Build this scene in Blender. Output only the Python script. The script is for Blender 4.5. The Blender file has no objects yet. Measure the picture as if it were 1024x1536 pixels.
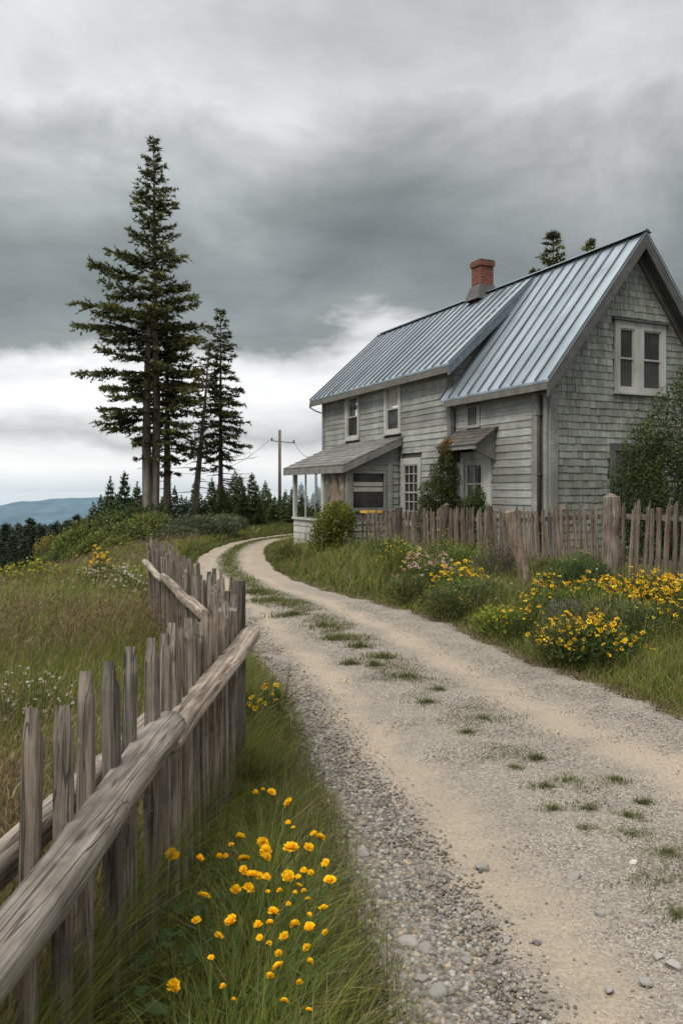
import bpy, math, random
import numpy as np
from mathutils import Vector, Matrix

random.seed(7)
RNG = np.random.default_rng(11)
PI = math.pi
EYE = 1.75
FPX, CX, HY = 1161.0, 512.0, 735.0      # focal length and horizon in photo pixels (1024 x 1536)
scene = bpy.context.scene
COL = scene.collection

# ------------------------------------------------------------------ small helpers
def at(px, py, Y):
    """point of the place seen at photo pixel (px,py), Y metres ahead of the camera"""
    return ((px - CX) / FPX * Y, Y, EYE - (py - HY) / FPX * Y)

def sm(x, a, b):
    t = np.clip((np.asarray(x, float) - a) / (b - a), 0, 1)
    return t * t * (3 - 2 * t)

def wob(x, y, f, seed=0.0):
    """cheap smooth pseudo noise, about -1..1"""
    x = np.asarray(x, float); y = np.asarray(y, float)
    return (np.sin(f * (1.0 * x + .37 * y) + 1.3 + seed) + np.sin(f * (-.61 * x + 1.13 * y) + 4.1 + 2 * seed)
            + np.sin(f * (1.71 * x - .83 * y) + .7 + 3 * seed) + np.sin(f * (.45 * x + 2.03 * y) + 2.2 + 5 * seed)) / 3.0

def mesh_np(name, verts, tris=None, quads=None, col=None, smooth=False):
    me = bpy.data.meshes.new(name)
    verts = np.asarray(verts, np.float32).reshape(-1, 3)
    nt = 0 if tris is None else len(tris)
    nq = 0 if quads is None else len(quads)
    me.vertices.add(len(verts)); me.vertices.foreach_set('co', verts.ravel())
    loops = []
    if nt: loops.append(np.asarray(tris, np.int32).ravel())
    if nq: loops.append(np.asarray(quads, np.int32).ravel())
    lv = np.concatenate(loops)
    me.loops.add(len(lv)); me.loops.foreach_set('vertex_index', lv)
    starts = np.concatenate([np.arange(nt) * 3, nt * 3 + np.arange(nq) * 4]).astype(np.int32)
    me.polygons.add(nt + nq); me.polygons.foreach_set('loop_start', starts)
    me.update(calc_edges=True)
    if col is not None:
        a = me.color_attributes.new('Col', 'FLOAT_COLOR', 'POINT')
        c = np.ones((len(verts), 4), np.float32); c[:, :3] = np.asarray(col, np.float32)
        a.data.foreach_set('color', c.ravel())
    if smooth:
        me.polygons.foreach_set('use_smooth', np.ones(nt + nq, bool))
    return me

class MB:
    """collects polygons of one mesh; each piece may carry a colour value"""
    def __init__(s): s.v = []; s.f = []; s.c = []
    def add(s, vs, fs, c=1.0):
        o = len(s.v); s.v += [tuple(p) for p in vs]; s.f += [tuple(i + o for i in f) for f in fs]
        cc = (c, c, c) if not hasattr(c, '__len__') else tuple(c)
        s.c += [cc] * len(vs)
    def box(s, x0, x1, y0, y1, z0, z1, c=1.0):
        s.add([(x0,y0,z0),(x1,y0,z0),(x1,y1,z0),(x0,y1,z0),(x0,y0,z1),(x1,y0,z1),(x1,y1,z1),(x0,y1,z1)],
              [(0,3,2,1),(4,5,6,7),(0,1,5,4),(1,2,6,5),(2,3,7,6),(3,0,4,7)], c)
    def beam(s, a, b, w, h, up=(0,0,1), c=1.0):
        a = Vector(a); b = Vector(b); d = (b - a).normalized(); u = Vector(up)
        r = d.cross(u).normalized(); u = r.cross(d).normalized()
        vs = []
        for p in (a, b):
            for (i, j) in ((-1,-1),(1,-1),(1,1),(-1,1)):
                vs.append(p + r * (i * w / 2) + u * (j * h / 2))
        s.add(vs, [(0,1,2,3),(7,6,5,4),(0,4,5,1),(1,5,6,2),(2,6,7,3),(3,7,4,0)], c)
    def tube(s, pts, rad, n=8, c=1.0, cap=True, jit=0.0, rnd=random):
        P = [Vector(p) for p in pts]; vs = []; fs = []
        if not hasattr(rad, '__len__'): rad = [rad] * len(P)
        ref = None
        for i, p in enumerate(P):
            d = (P[min(i+1, len(P)-1)] - P[max(i-1, 0)]).normalized()
            if ref is None:
                ref = d.cross(Vector((.3,.2,1)) if abs(d.z) < .9 else Vector((1,0,0))).normalized()
            ref = (ref - d * ref.dot(d)).normalized(); b = d.cross(ref)
            for k in range(n):
                a = 2 * PI * k / n; r = rad[i] * (1 + rnd.uniform(-jit, jit))
                vs.append(p + ref * (math.cos(a) * r) + b * (math.sin(a) * r))
        for i in range(len(P) - 1):
            for k in range(n):
                k2 = (k + 1) % n
                fs.append((i*n+k, i*n+k2, (i+1)*n+k2, (i+1)*n+k))
        if cap:
            fs.append(tuple(reversed(range(n)))); fs.append(tuple((len(P)-1)*n + k for k in range(n)))
        s.add(vs, fs, c)
    def mesh(s, name, smooth=False):
        me = bpy.data.meshes.new(name); me.from_pydata(s.v, [], s.f); me.update()
        a = me.color_attributes.new('Col', 'FLOAT_COLOR', 'POINT')
        c = np.ones((len(s.v), 4), np.float32); c[:, :3] = np.array(s.c, np.float32)
        a.data.foreach_set('color', c.ravel())
        if smooth: me.polygons.foreach_set('use_smooth', np.ones(len(me.polygons), bool))
        return me

def obj(name, me, mat=None, parent=None, loc=(0,0,0), rot=(0,0,0), scale=(1,1,1)):
    o = bpy.data.objects.new(name, me); COL.objects.link(o)
    if mat is not None and me is not None and len(me.materials) == 0: me.materials.append(mat)
    if parent is not None: o.parent = parent
    o.location = loc; o.rotation_euler = rot; o.scale = scale
    return o

def tag(o, label, cat, group=None, kind=None):
    if label: o['label'] = label
    if cat: o['category'] = cat
    if group: o['group'] = group
    if kind: o['kind'] = kind
    return o

def thing(name, label, cat, loc=(0,0,0), rot=(0,0,0), group=None, scale=(1,1,1)):
    o = obj(name, None, None, None, loc, rot, scale); return tag(o, label, cat, group)

def copy_tree(root, loc, rotz=0.0, scale=None, label=None, group=None):
    r = root.copy(); COL.objects.link(r); r.location = loc; r.rotation_euler = (0, 0, rotz)
    if scale is not None: r.scale = scale if hasattr(scale, '__len__') else (scale,) * 3
    if label: r['label'] = label
    if group: r['group'] = group
    for ch in list(root.children):
        c = ch.copy(); COL.objects.link(c); c.parent = r
        for g in list(ch.children):
            d = g.copy(); COL.objects.link(d); d.parent = c
    return r

# ------------------------------------------------------------------ material helper
class NT:
    def __init__(s, name):
        s.m = bpy.data.materials.new(name); s.m.use_nodes = True
        s.t = s.m.node_tree; s.t.nodes.clear()
        s.out = s.t.nodes.new('ShaderNodeOutputMaterial')
    def n(s, typ, props=None, **ins):
        nd = s.t.nodes.new('ShaderNode' + typ)
        for k, v in (props or {}).items(): setattr(nd, k, v)
        for k, v in ins.items():
            key = int(k[1:]) if (k[0] == 'i' and k[1:].isdigit()) else k.replace('_', ' ')
            sock = nd.inputs[key]
            if isinstance(v, bpy.types.NodeSocket): s.t.links.new(v, sock)
            else: sock.default_value = v
        return nd
    def noise(s, vec, scale, detail=4, rough=.55, dist=0.0):
        return s.n('TexNoise', None, Vector=vec, Scale=scale, Detail=detail, Roughness=rough, Distortion=dist).outputs['Fac']
    def map(s, vec, scale=(1,1,1), loc=(0,0,0), rot=(0,0,0)):
        return s.n('Mapping', None, Vector=vec, Scale=scale, Location=loc, Rotation=rot).outputs[0]
    def ramp(s, fac, stops, interp='LINEAR'):
        nd = s.n('ValToRGB', None, Fac=fac); r = nd.color_ramp; r.interpolation = interp
        while len(r.elements) > len(stops): r.elements.remove(r.elements[-1])
        while len(r.elements) < len(stops): r.elements.new(.5)
        for e, (p, c) in zip(r.elements, stops):
            e.position = p; e.color = (*c, 1) if hasattr(c, '__len__') else (c, c, c, 1)
        return nd.outputs[0]
    def mix(s, fac, a, b, mode='MIX'):
        nd = s.n('Mix', {'data_type': 'RGBA', 'blend_type': mode})
        for i, v in ((0, fac), (6, a), (7, b)):
            if isinstance(v, bpy.types.NodeSocket): s.t.links.new(v, nd.inputs[i])
            else: nd.inputs[i].default_value = (*v, 1) if (hasattr(v, '__len__') and len(v) == 3) else v
        return nd.outputs[2]
    def math(s, op, a, b=0.0, c=0.0, clamp=False):
        nd = s.n('Math', {'operation': op, 'use_clamp': clamp})
        for i, v in enumerate((a, b, c)):
            if isinstance(v, bpy.types.NodeSocket): s.t.links.new(v, nd.inputs[i])
            else: nd.inputs[i].default_value = v
        return nd.outputs[0]
    def bump(s, h, strength=.5, dist=.02):
        return s.n('Bump', None, Height=h, Strength=strength, Distance=dist).outputs[0]
    def coord(s, k='Object'): return s.n('TexCoord').outputs[k]
    def attr(s, name='Col'): return s.n('Attribute', {'attribute_name': name}).outputs['Color']
    def bsdf(s, base, rough=.8, metal=0.0, normal=None, spec=.3):
        ins = {}
        nd = s.n('BsdfPrincipled')
        for k, v in (('Base Color', base), ('Roughness', rough), ('Metallic', metal), ('Normal', normal), ('Specular IOR Level', spec)):
            if v is None: continue
            if isinstance(v, bpy.types.NodeSocket): s.t.links.new(v, nd.inputs[k])
            else: nd.inputs[k].default_value = (*v, 1) if (hasattr(v, '__len__') and len(v) == 3) else v
        return nd.outputs[0]
    def done(s, shader):
        s.t.links.new(shader, s.out.inputs['Surface']); return s.m

def rand_off(m, vec):
    """shift a texture by a per-object random amount"""
    r = m.n('ObjectInfo').outputs['Random']
    off = m.n('CombineXYZ', None, X=m.math('MULTIPLY', r, 37.0), Y=m.math('MULTIPLY', r, 91.0), Z=m.math('MULTIPLY', r, 53.0)).outputs[0]
    return m.n('VectorMath', {'operation': 'ADD'}, i0=vec, i1=off).outputs[0], r

def mat_wood(name, axis=2, dark=(.05,.041,.033), mid=(.145,.123,.102), light=(.255,.225,.192), fine=1.0):
    m = NT(name); v, r = rand_off(m, m.coord())
    sc = [26*fine]*3; sc[axis] = 1.6*fine
    sc2 = [90*fine]*3; sc2[axis] = 4*fine
    g1 = m.noise(m.map(v, sc), 1.0, 6, .6, .6)
    g2 = m.noise(m.map(v, sc2), 1.0, 3, .6)
    blot = m.noise(v, 5.0, 4, .6)
    f = m.math('ADD', m.math('MULTIPLY', g1, .55), m.math('MULTIPLY', g2, .45))
    c = m.ramp(f, [(.34, dark), (.45, mid), (.56, light), (.7, tuple(x*1.25 for x in light))])
    c = m.mix(m.ramp(blot, [(.45, 0.0), (.68, .7)]), c, tuple(x*.62 for x in mid))
    sc3 = [34*fine]*3; sc3[axis] = .9*fine
    crack = m.noise(m.map(v, sc3, (3, 7, 5)), 1.0, 2, .5, .3)
    crk = m.ramp(crack, [(.484, 0.0), (.497, .65), (.503, .65), (.516, 0.0)])
    c = m.mix(crk, c, tuple(x*.55 for x in dark))
    kn = m.n('TexVoronoi', None, Vector=m.map(v, [7 if i != axis else 2.2 for i in range(3)]), Scale=1.0).outputs['Distance']
    c = m.mix(m.ramp(kn, [(.04, .85), (.13, 0.0)]), c, dark)
    lich = m.noise(v, 13.0, 5, .7)
    c = m.mix(m.ramp(lich, [(.60, 0.0), (.68, .45)]), c, (.25,.255,.205))
    c = m.mix(m.math('MULTIPLY', m.math('FRACT', m.math('MULTIPLY', r, 7.3)), .45), c, m.mix(1.0, c, (1.15,.92,.72), 'MULTIPLY'))
    val = m.math('ADD', m.math('MULTIPLY', r, .55), .72)
    c = m.n('HueSaturation', None, Color=c, Value=val).outputs[0]
    c = m.mix(1.0, c, m.attr(), 'MULTIPLY')
    nb = m.bump(m.math('SUBTRACT', f, m.math('MULTIPLY', crk, .5)), .9, .014)
    return m.done(m.bsdf(c, .85, 0, nb, .2))

def mat_paint(name, base=(.275,.284,.263), dirt=.8, horizontal=True):
    """old weathered grey-white house paint on boards, local x along the wall, z up"""
    m = NT(name); v = m.coord()
    big = m.noise(v, .9, 5, .6)
    streak = m.noise(m.map(v, (3.0, 3.0, .5) if not horizontal else (1.2, 1.2, 14)), 1.0, 5, .65)
    fine = m.noise(m.map(v, (5, 5, 60)), 1.0, 4, .7)
    c = m.ramp(streak, [(.25, tuple(x*.55 for x in base)), (.48, base), (.75, tuple(min(1, x*1.22) for x in base))])
    c = m.mix(m.ramp(big, [(.35, .55*dirt), (.62, 0.0)]), c, (.115,.112,.098))
    c = m.mix(m.ramp(m.math('ADD', m.math('MULTIPLY', fine, .5), m.math('MULTIPLY', big, .5)), [(.53, 0.0), (.60, .75)]), c, (.42,.425,.40))
    flake = m.noise(m.map(v, (9, 9, 26)), 1.0, 5, .7)
    c = m.mix(m.ramp(m.math('ADD', m.math('MULTIPLY', flake, .6), m.math('MULTIPLY', big, .4)), [(.36, .85), (.42, 0.0)]), c, (.085,.076,.064))
    c = m.mix(1.0, c, m.attr(), 'MULTIPLY')
    return m.done(m.bsdf(c, .75, 0, m.bump(m.math('ADD', fine, flake), .35, .01), .25))

def mat_foliage(name, trans=.25, rough=.6, sat=1.0, var=.35):
    m = NT(name); c = m.attr()
    n = m.noise(m.coord(), 2.1, 3)
    r = m.n('ObjectInfo').outputs['Random']
    val = m.math('ADD', m.math('MULTIPLY', n, var * 2), m.math('ADD', m.math('MULTIPLY', r, .3), .85 - var))
    c = m.n('HueSaturation', None, Color=c, Value=val, Saturation=sat).outputs[0]
    a = m.bsdf(c, rough + .2, 0, None, .08)
    t = m.n('BsdfTranslucent', None, Color=c).outputs[0]
    return m.done(m.n('MixShader', None, Fac=trans, i1=a, i2=t).outputs[0])

def mat_plain(name, c, rough=.8, metal=0.0, spec=.3, nscale=8, amt=.3, bump=.2):
    m = NT(name); v = m.coord(); n = m.noise(v, nscale, 5, .6)
    col = m.ramp(n, [(.25, tuple(x*(1-amt) for x in c)), (.75, tuple(min(1, x*(1+amt)) for x in c))])
    return m.done(m.bsdf(col, rough, metal, m.bump(n, bump, .01), spec))

M = {}
M['wood_v'] = mat_wood('weathered_wood_upright', 2)
M['wood_h'] = mat_wood('weathered_wood_rail', 0, (.06,.048,.038), (.195,.166,.137), (.315,.28,.24), .8)
M['wood_far'] = mat_wood('fence_wood_brown', 2, (.05,.038,.028), (.125,.100,.078), (.22,.185,.15))
M['paint'] = mat_paint('grey_clapboard_paint')
M['trim'] = mat_paint('grey_trim_paint', (.235,.235,.215), .8, False)
M['white_trim'] = mat_paint('white_window_trim', (.44,.44,.41), .6, False)
M['fascia'] = mat_plain('dark_grey_fascia', (.085,.083,.078), .8, nscale=4, amt=.35)
M['soffit'] = mat_plain('dark_soffit', (.10,.10,.095), .9)
M['foliage'] = mat_foliage('leaves', .25)
M['needles'] = mat_foliage('conifer_needles', .12, .6, 1.0, .45)
M['grass'] = mat_foliage('grass_blades', .3, .55, 1.0, .3)
M['petal'] = mat_foliage('petals', .25, .5, 1.0, .1)
M['bark'] = mat_wood('tree_bark', 2, (.045,.037,.03), (.105,.09,.074), (.175,.155,.132), .25)
M['twig'] = mat_plain('twig_bark', (.07,.058,.045), .9)
M['stone'] = mat_foliage('stone_grey', 0.0, .85, 1.0, .15)

def metal_roof():
    m = NT('standing_seam_metal'); v = m.coord()
    st = m.noise(m.map(v, (2.5, .35, .35)), 1.0, 5, .6)
    pt = m.noise(v, 1.1, 4, .6)
    sp = m.noise(m.map(v, (40, 6, 6)), 1.0, 3)
    c = m.ramp(st, [(.3, (.175,.21,.235)), (.5, (.275,.318,.35)), (.72, (.37,.41,.437))])
    c = m.mix(m.ramp(pt, [(.5, 0.0), (.75, .5)]), c, (.125,.15,.17))
    c = m.mix(m.ramp(sp, [(.62, 0.0), (.75, .35)]), c, (.37,.40,.42))
    c = m.mix(1.0, c, m.attr(), 'MULTIPLY')
    rough = m.ramp(pt, [(.3, .34), (.7, .52)])
    return m.done(m.bsdf(c, rough, .55, m.bump(m.math('ADD', st, pt), .12, .02), .5))
M['roof'] = metal_roof()
M['door'] = mat_paint('pale_door_paint', (.56,.56,.52), .35, False)

def brick():
    m = NT('red_brick'); v = m.coord()
    sep = m.n('SeparateXYZ', None, Vector=v)
    u = m.math('ADD', sep.outputs[0], sep.outputs[1])
    vv = m.n('CombineXYZ', None, X=u, Y=sep.outputs[2], Z=0.0).outputs[0]
    b = m.n('TexBrick', None, Vector=vv, Color1=(.20,.055,.035,1), Color2=(.12,.036,.026,1), Mortar=(.16,.13,.11,1), Scale=1.0,
            Mortar_Size=.008, Brick_Width=.2, Row_Height=.075)
    n = m.noise(v, 9, 4)
    c = m.mix(m.ramp(n, [(.4, 0.0), (.7, .6)]), b.outputs[0], (.06,.035,.03))
    return m.done(m.bsdf(c, .9, 0, m.bump(b.outputs['Fac'], -.5, .01), .2))
M['brick'] = brick()

def glass_dark(name, refl, tint=(.012,.013,.013)):
    m = NT(name); v = m.coord()
    n = m.noise(v, 1.4, 2)
    g = m.n('BsdfGlossy', None, Color=(.9,.93,.95,1), Roughness=.04, Normal=m.bump(n, .06, .05)).outputs[0]
    d = m.bsdf(m.ramp(m.noise(v, 2.3, 3), [(.35, tint), (.7, tuple(x*3.2 for x in tint))]), .6)
    return m.done(m.n('MixShader', None, Fac=refl, i1=d, i2=g).outputs[0])
M['pane'] = glass_dark('window_glass', .035, (.010,.0095,.008))
M['pane_sky'] = glass_dark('window_glass_bright', .62, (.06,.06,.058))
def glass_clear():
    m = NT('clear_glass')
    g = m.n('BsdfGlossy', None, Color=(.9,.93,.95,1), Roughness=.02).outputs[0]
    t = m.n('BsdfTransparent', None, Color=(.93,.95,.94,1)).outputs[0]
    return m.done(m.n('MixShader', None, Fac=.12, i1=t, i2=g).outputs[0])
M['clear'] = glass_clear()

# ------------------------------------------------------------------ camera
cam_d = bpy.data.cameras.new('camera'); cam = bpy.data.objects.new('camera', cam_d); COL.objects.link(cam)
cam.location = (0, 0, EYE); cam.rotation_euler = (PI/2, 0, 0)
cam_d.sensor_width = 36; cam_d.sensor_fit = 'AUTO'; cam_d.lens = FPX / 1536 * 36
cam_d.shift_y = -(768 - HY) / 1536
cam_d.clip_start = .05; cam_d.clip_end = 80000
scene.camera = cam
scene.view_settings.view_transform = 'Standard'; scene.view_settings.look = 'None'; scene.view_settings.exposure = 0; scene.view_settings.gamma = 1

# ------------------------------------------------------------------ sky and sun
SUN_EL, SUN_AZ = math.radians(52), math.radians(215)     # azimuth clockwise from +Y: behind, to the left
W = bpy.data.worlds.new('World'); scene.world = W; W.use_nodes = True
def build_world():
    t = W.node_tree; t.nodes.clear()
    class WT(NT):
        def __init__(s): s.t = t
    m = WT()
    out = t.nodes.new('ShaderNodeOutputWorld')
    d = m.coord('Generated'); sep = m.n('SeparateXYZ', None, Vector=d); x, y, z = sep.outputs
    zc = m.math('MAXIMUM', z, 0.0)
    # cloud-deck coordinates: a flat layer overhead seen in perspective
    den = m.math('ADD', zc, .20)
    p = m.n('CombineXYZ', None, X=m.math('DIVIDE', x, den), Y=m.math('DIVIDE', y, den), Z=m.math('MULTIPLY', zc, 1.5)).outputs[0]
    n1 = m.noise(m.map(d, (1.0, 1.0, 1.3), (3.1, 1.2, .4)), 2.3, 9, .57, .2)
    n2 = m.noise(m.map(d, (1.5, 1.5, 2.6), (.3, .8, .1)), 2.4, 9, .58, .35)
    n3 = m.noise(m.map(d, (2.2, 2.2, 9.0), (5.2, 1.1, .4)), 3.0, 7, .6, .4)
    warp = m.math('MULTIPLY', m.math('SUBTRACT', n2, .5), m.math('ADD', m.math('MULTIPLY', zc, .75, clamp=True), .045))
    # the break under the cloud deck stands higher over the middle of the view
    e = m.math('ADD', zc, warp)
    arch = m.math('MULTIPLY', m.math('EXPONENT', m.math('MULTIPLY', m.math('POWER', m.math('SUBTRACT', m.math('MULTIPLY', x, 1.0), .06), 2.0), -90.0)), .055)
    e = m.math('SUBTRACT', e, m.math('MULTIPLY', arch, m.math('MULTIPLY', zc, 6.0, clamp=True)))
    base = m.ramp(e, [(0.0, (.64,.71,.75)), (.012, (.76,.81,.84)), (.03, (.95,.96,.965)), (.048, (.86,.87,.88)), (.062, (.52,.545,.56)),
                      (.080, (.80,.81,.815)), (.108, (1.08,1.08,1.085)), (.142, (.84,.85,.855)), (.168, (.32,.352,.355)), (.23, (.235,.268,.27)),
                      (.30, (.30,.333,.335)), (.37, (.45,.473,.477)), (.45, (.73,.748,.752)), (.54, (.63,.65,.656)), (.75, (.80,.81,.82)), (1.0, (1.0,1.0,1.0))])
    mod = m.ramp(n1, [(.30, .70), (.5, 1.0), (.68, 1.27)])
    modm = m.mix(m.math('MULTIPLY', zc, 3.5, clamp=True), (1,1,1), mod)
    c = m.mix(1.0, base, modm, 'MULTIPLY')
    low = m.ramp(n3, [(.3, .84), (.5, 1.0), (.7, 1.1)])
    lowm = m.mix(m.ramp(zc, [(.03, 0.0), (.07, .9), (.22, .9), (.4, .25)]), (1,1,1), low)
    c = m.mix(1.0, c, lowm, 'MULTIPLY')
    # side to side: a little darker to the right
    side = m.math('SUBTRACT', 1.0, m.math('MULTIPLY', x, .22))
    c = m.n('VectorMath', {'operation': 'SCALE'}, i0=c, Scale=side).outputs[0]
    gain = m.math('ADD', 1.0, m.math('MULTIPLY', m.ramp(z, [(.56, 0.0), (.85, 1.0)]), 1.9))
    c = m.n('VectorMath', {'operation': 'SCALE'}, i0=c, Scale=gain).outputs[0]
    # below the horizon: dull ground light
    c = m.mix(m.ramp(m.math('MULTIPLY', z, -1.0), [(.012, 0.0), (.03, 1.0)]), c, (.20,.20,.17))
    sky = m.n('TexSky', {'sky_type': 'NISHITA', 'sun_disc': False, 'sun_elevation': SUN_EL, 'sun_rotation': SUN_AZ})
    b1 = m.n('Background', None, Color=c, Strength=1.0).outputs[0]
    b2 = m.n('Background', None, Color=sky.outputs[0], Strength=.08).outputs[0]
    mx = m.n('MixShader', None, Fac=.06, i1=b1, i2=b2).outputs[0]
    t.links.new(mx, out.inputs['Surface'])
build_world()
sun_d = bpy.data.lights.new('sun', 'SUN'); sun_d.energy = 2.4; sun_d.angle = math.radians(22); sun_d.color = (1, .95, .87)
sun = bpy.data.objects.new('sun', sun_d); COL.objects.link(sun)
sd = Vector((math.sin(SUN_AZ) * math.cos(SUN_EL), math.cos(SUN_AZ) * math.cos(SUN_EL), math.sin(SUN_EL)))
sun.rotation_euler = sd.to_track_quat('Z', 'Y').to_euler(); sun.location = (-20, -20, 30)

# ------------------------------------------------------------------ road layout and terrain
RL = np.array([(.5,-4),(.42,0),(.32,1.5),(.2,2.54),(.1,3.15),(-.03,3.95),(-.22,4.9),(-.44,6.25),(-.745,7.39),(-1.14,9.03),(-1.9,12),(-2.75,15),
               (-3.4,17.7),(-3.75,21.4),(-3.65,25.4),(-2.8,29),(-1.4,31.6),(2,35),(9,38)], float)
RR = np.array([(4.2,-4),(3.95,.5),(3.7,2.3),(3.45,3.5),(3.2,4.3),(2.95,5.0),(2.62,5.89),(2.3,6.89),(1.86,7.97),(1.3,10.2),(.49,12.0),(-.36,13.6),
               (-1.29,16.3),(-1.95,20),(-2.25,23.3),(-2.0,26.2),(-.8,28.8),(2.3,32.5),(9.3,35.3)], float)
def smooth_poly(P, n):
    t = np.arange(len(P)); tt = np.linspace(0, len(P) - 1, n); out = []
    for x in tt:
        i = min(int(x), len(P) - 2); f = x - i
        p0, p1, p2, p3 = P[max(i-1, 0)], P[i], P[i+1], P[min(i+2, len(P)-1)]
        out.append(.5 * ((2*p1) + (-p0+p2)*f + (2*p0-5*p1+4*p2-p3)*f*f + (-p0+3*p1-3*p2+p3)*f**3))
    return np.array(out)
NST = 460
EL, ER = smooth_poly(RL, NST), smooth_poly(RR, NST)
RC = (EL + ER) / 2; RH = np.linalg.norm(ER - EL, axis=1) / 2; RD = (ER - EL) / (2 * RH[:, None])
TL = np.gradient(EL, axis=0); TL /= np.linalg.norm(TL, axis=1)[:, None]
TRR = np.gradient(ER, axis=0); TRR /= np.linalg.norm(TRR, axis=1)[:, None]
def road_uv(x, y):
    """d = distance outside the road edge (negative on it); v = 0 at the left edge, 1 at the right"""
    x = np.asarray(x, float).ravel(); y = np.asarray(y, float).ravel()
    d = np.empty(len(x)); v = np.empty(len(x)); k = np.empty(len(x), int)
    def side(px, py, E, T):
        q = (px[:, None] - E[None, :, 0]) ** 2 + (py[:, None] - E[None, :, 1]) ** 2
        i = q.argmin(1); dx, dy = px - E[i, 0], py - E[i, 1]
        cr = T[i, 0] * dy - T[i, 1] * dx                       # > 0: left of the edge line
        al = np.abs(dx * T[i, 0] + dy * T[i, 1]); dist = np.where(al < .25, np.abs(cr), np.sqrt(q[np.arange(len(i)), i]))
        return i, dist, cr
    E32, R32 = EL.astype(np.float32), ER.astype(np.float32)
    for a in range(0, len(x), 16000):
        px, py = x[a:a+16000].astype(np.float32), y[a:a+16000].astype(np.float32)
        iL, dL, cL = side(px, py, E32, TL); iR, dR, cR = side(px, py, R32, TRR)
        inL, inR = cL <= 0, cR >= 0; inside = inL & inR
        dd = np.where(inside, -np.minimum(dL, dR), np.where(inL, dR, np.where(inR, dL, np.minimum(dL, dR))))
        vv = np.where(inside, dL / np.maximum(dL + dR, 1e-6), np.where(dL < dR, 0.0, 1.0))
        d[a:a+16000] = dd; v[a:a+16000] = vv; k[a:a+16000] = np.where(dL < dR, iL, iR)
    return d, v, k

def ground_z(x, y, full=False):
    x = np.asarray(x, float); y = np.asarray(y, float); shp = x.shape
    x = x.ravel(); y = y.ravel()
    d, v, k = road_uv(x, y)
    right = v > .5
    zr = .30 * sm(d, .15, 2.2) * (1 - .3 * sm(y, 14, 24))
    zl = .07 * sm(d, .05, .6)
    lx = -x - 5.5
    zl = zl - np.minimum(.36 * np.where(lx > -1.2, (lx + 1.2) ** 2 / 4.8 * (lx < 1.2) + np.where(lx >= 1.2, lx, 0), 0), 3.6) * sm(y, 5, 14)
    zl = zl - .16 * np.maximum(0, y - 31) * sm(-x, 2, 11)
    z = np.where(right, zr, zl)
    z = z - .045 * np.clip(y - 44, 0, None) * sm(-x, -30, 2) * np.where(x < 2, 1, .6) * (y < 4000)
    z = np.where(y > 130, z - 110 * sm(y, 130, 520), z)
    z = np.maximum(z, -138)
    z = z + .02 * wob(x, y, 2.1) * sm(d, .1, 1) + .012 * wob(x, y, 6.0, 2) * sm(d, .1, .6)
    z = np.where(d < 0, z - .07 * sm(-d, .0, .28), z)
    return (z.reshape(shp), d.reshape(shp), v.reshape(shp)) if full else z.reshape(shp)
def gz(x, y): return float(ground_z(np.array([x]), np.array([y]))[0])

def build_ground():
    gx = np.concatenate([-np.geomspace(600, 15, 40)[:-1], np.arange(-15, 10, .16), np.geomspace(10, 600, 40)])
    gy = np.concatenate([np.arange(-6, 34, .16), np.geomspace(34, 900, 70)])
    X, Y = np.meshgrid(gx, gy); Z, D, V = ground_z(X, Y, True)
    n, mcol = X.shape
    idx = np.arange(n * mcol).reshape(n, mcol)
    q = np.stack([idx[:-1,:-1], idx[:-1,1:], idx[1:,1:], idx[1:,:-1]], -1).reshape(-1, 4)
    # colour: bare edge by the road, meadow green to dry brown
    dry = np.clip(.5 + .5 * wob(X, Y, .55, 1) + .25 * wob(X, Y, 1.7, 3), 0, 1)
    g = np.array([.050,.066,.022]); b = np.array([.115,.088,.045])
    col = g + (b - g) * (dry * .55)[..., None]
    edge = (1 - sm(D, .04, .22))[..., None] * (1 - .6 * sm(Y, 10, 18))[..., None]
    col = col * (1 - edge) + np.array([.15,.115,.070]) * edge
    far = sm(Y, 40, 120)[..., None]; col = col * (1 - far) + np.array([.035,.055,.040]) * far
    me = mesh_np('ground', np.stack([X, Y, Z], -1), quads=q, col=col.reshape(-1, 3), smooth=True)
    m = NT('meadow_soil'); v = m.coord()
    n1 = m.noise(v, 7, 6, .65); n2 = m.noise(v, 40, 4, .6)
    c = m.mix(1.0, m.attr(), m.ramp(n1, [(.3, .5), (.7, 1.4)]), 'MULTIPLY')
    c = m.mix(1.0, c, m.ramp(n2, [(.3, .6), (.7, 1.3)]), 'MULTIPLY')
    o = obj('ground', me, m.done(m.bsdf(c, .95, 0, m.bump(m.math('ADD', n1, n2), .8, .05), .1)))
    tag(o, 'grassy hilltop ground falling away to the left of the road', None, kind='structure')
build_ground()

TR_L, TR_R = .205, .68
def road_profile(v):
    rut = .022 * (np.exp(-((v - TR_L) / .085) ** 2) + np.exp(-((v - TR_R) / .085) ** 2))
    return .012 - rut + .02 * np.exp(-((v - .45) / .12) ** 2) + .0 * v
def road_z(x, y):
    d, v, k = road_uv(x, y)
    return road_profile(v)

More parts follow.
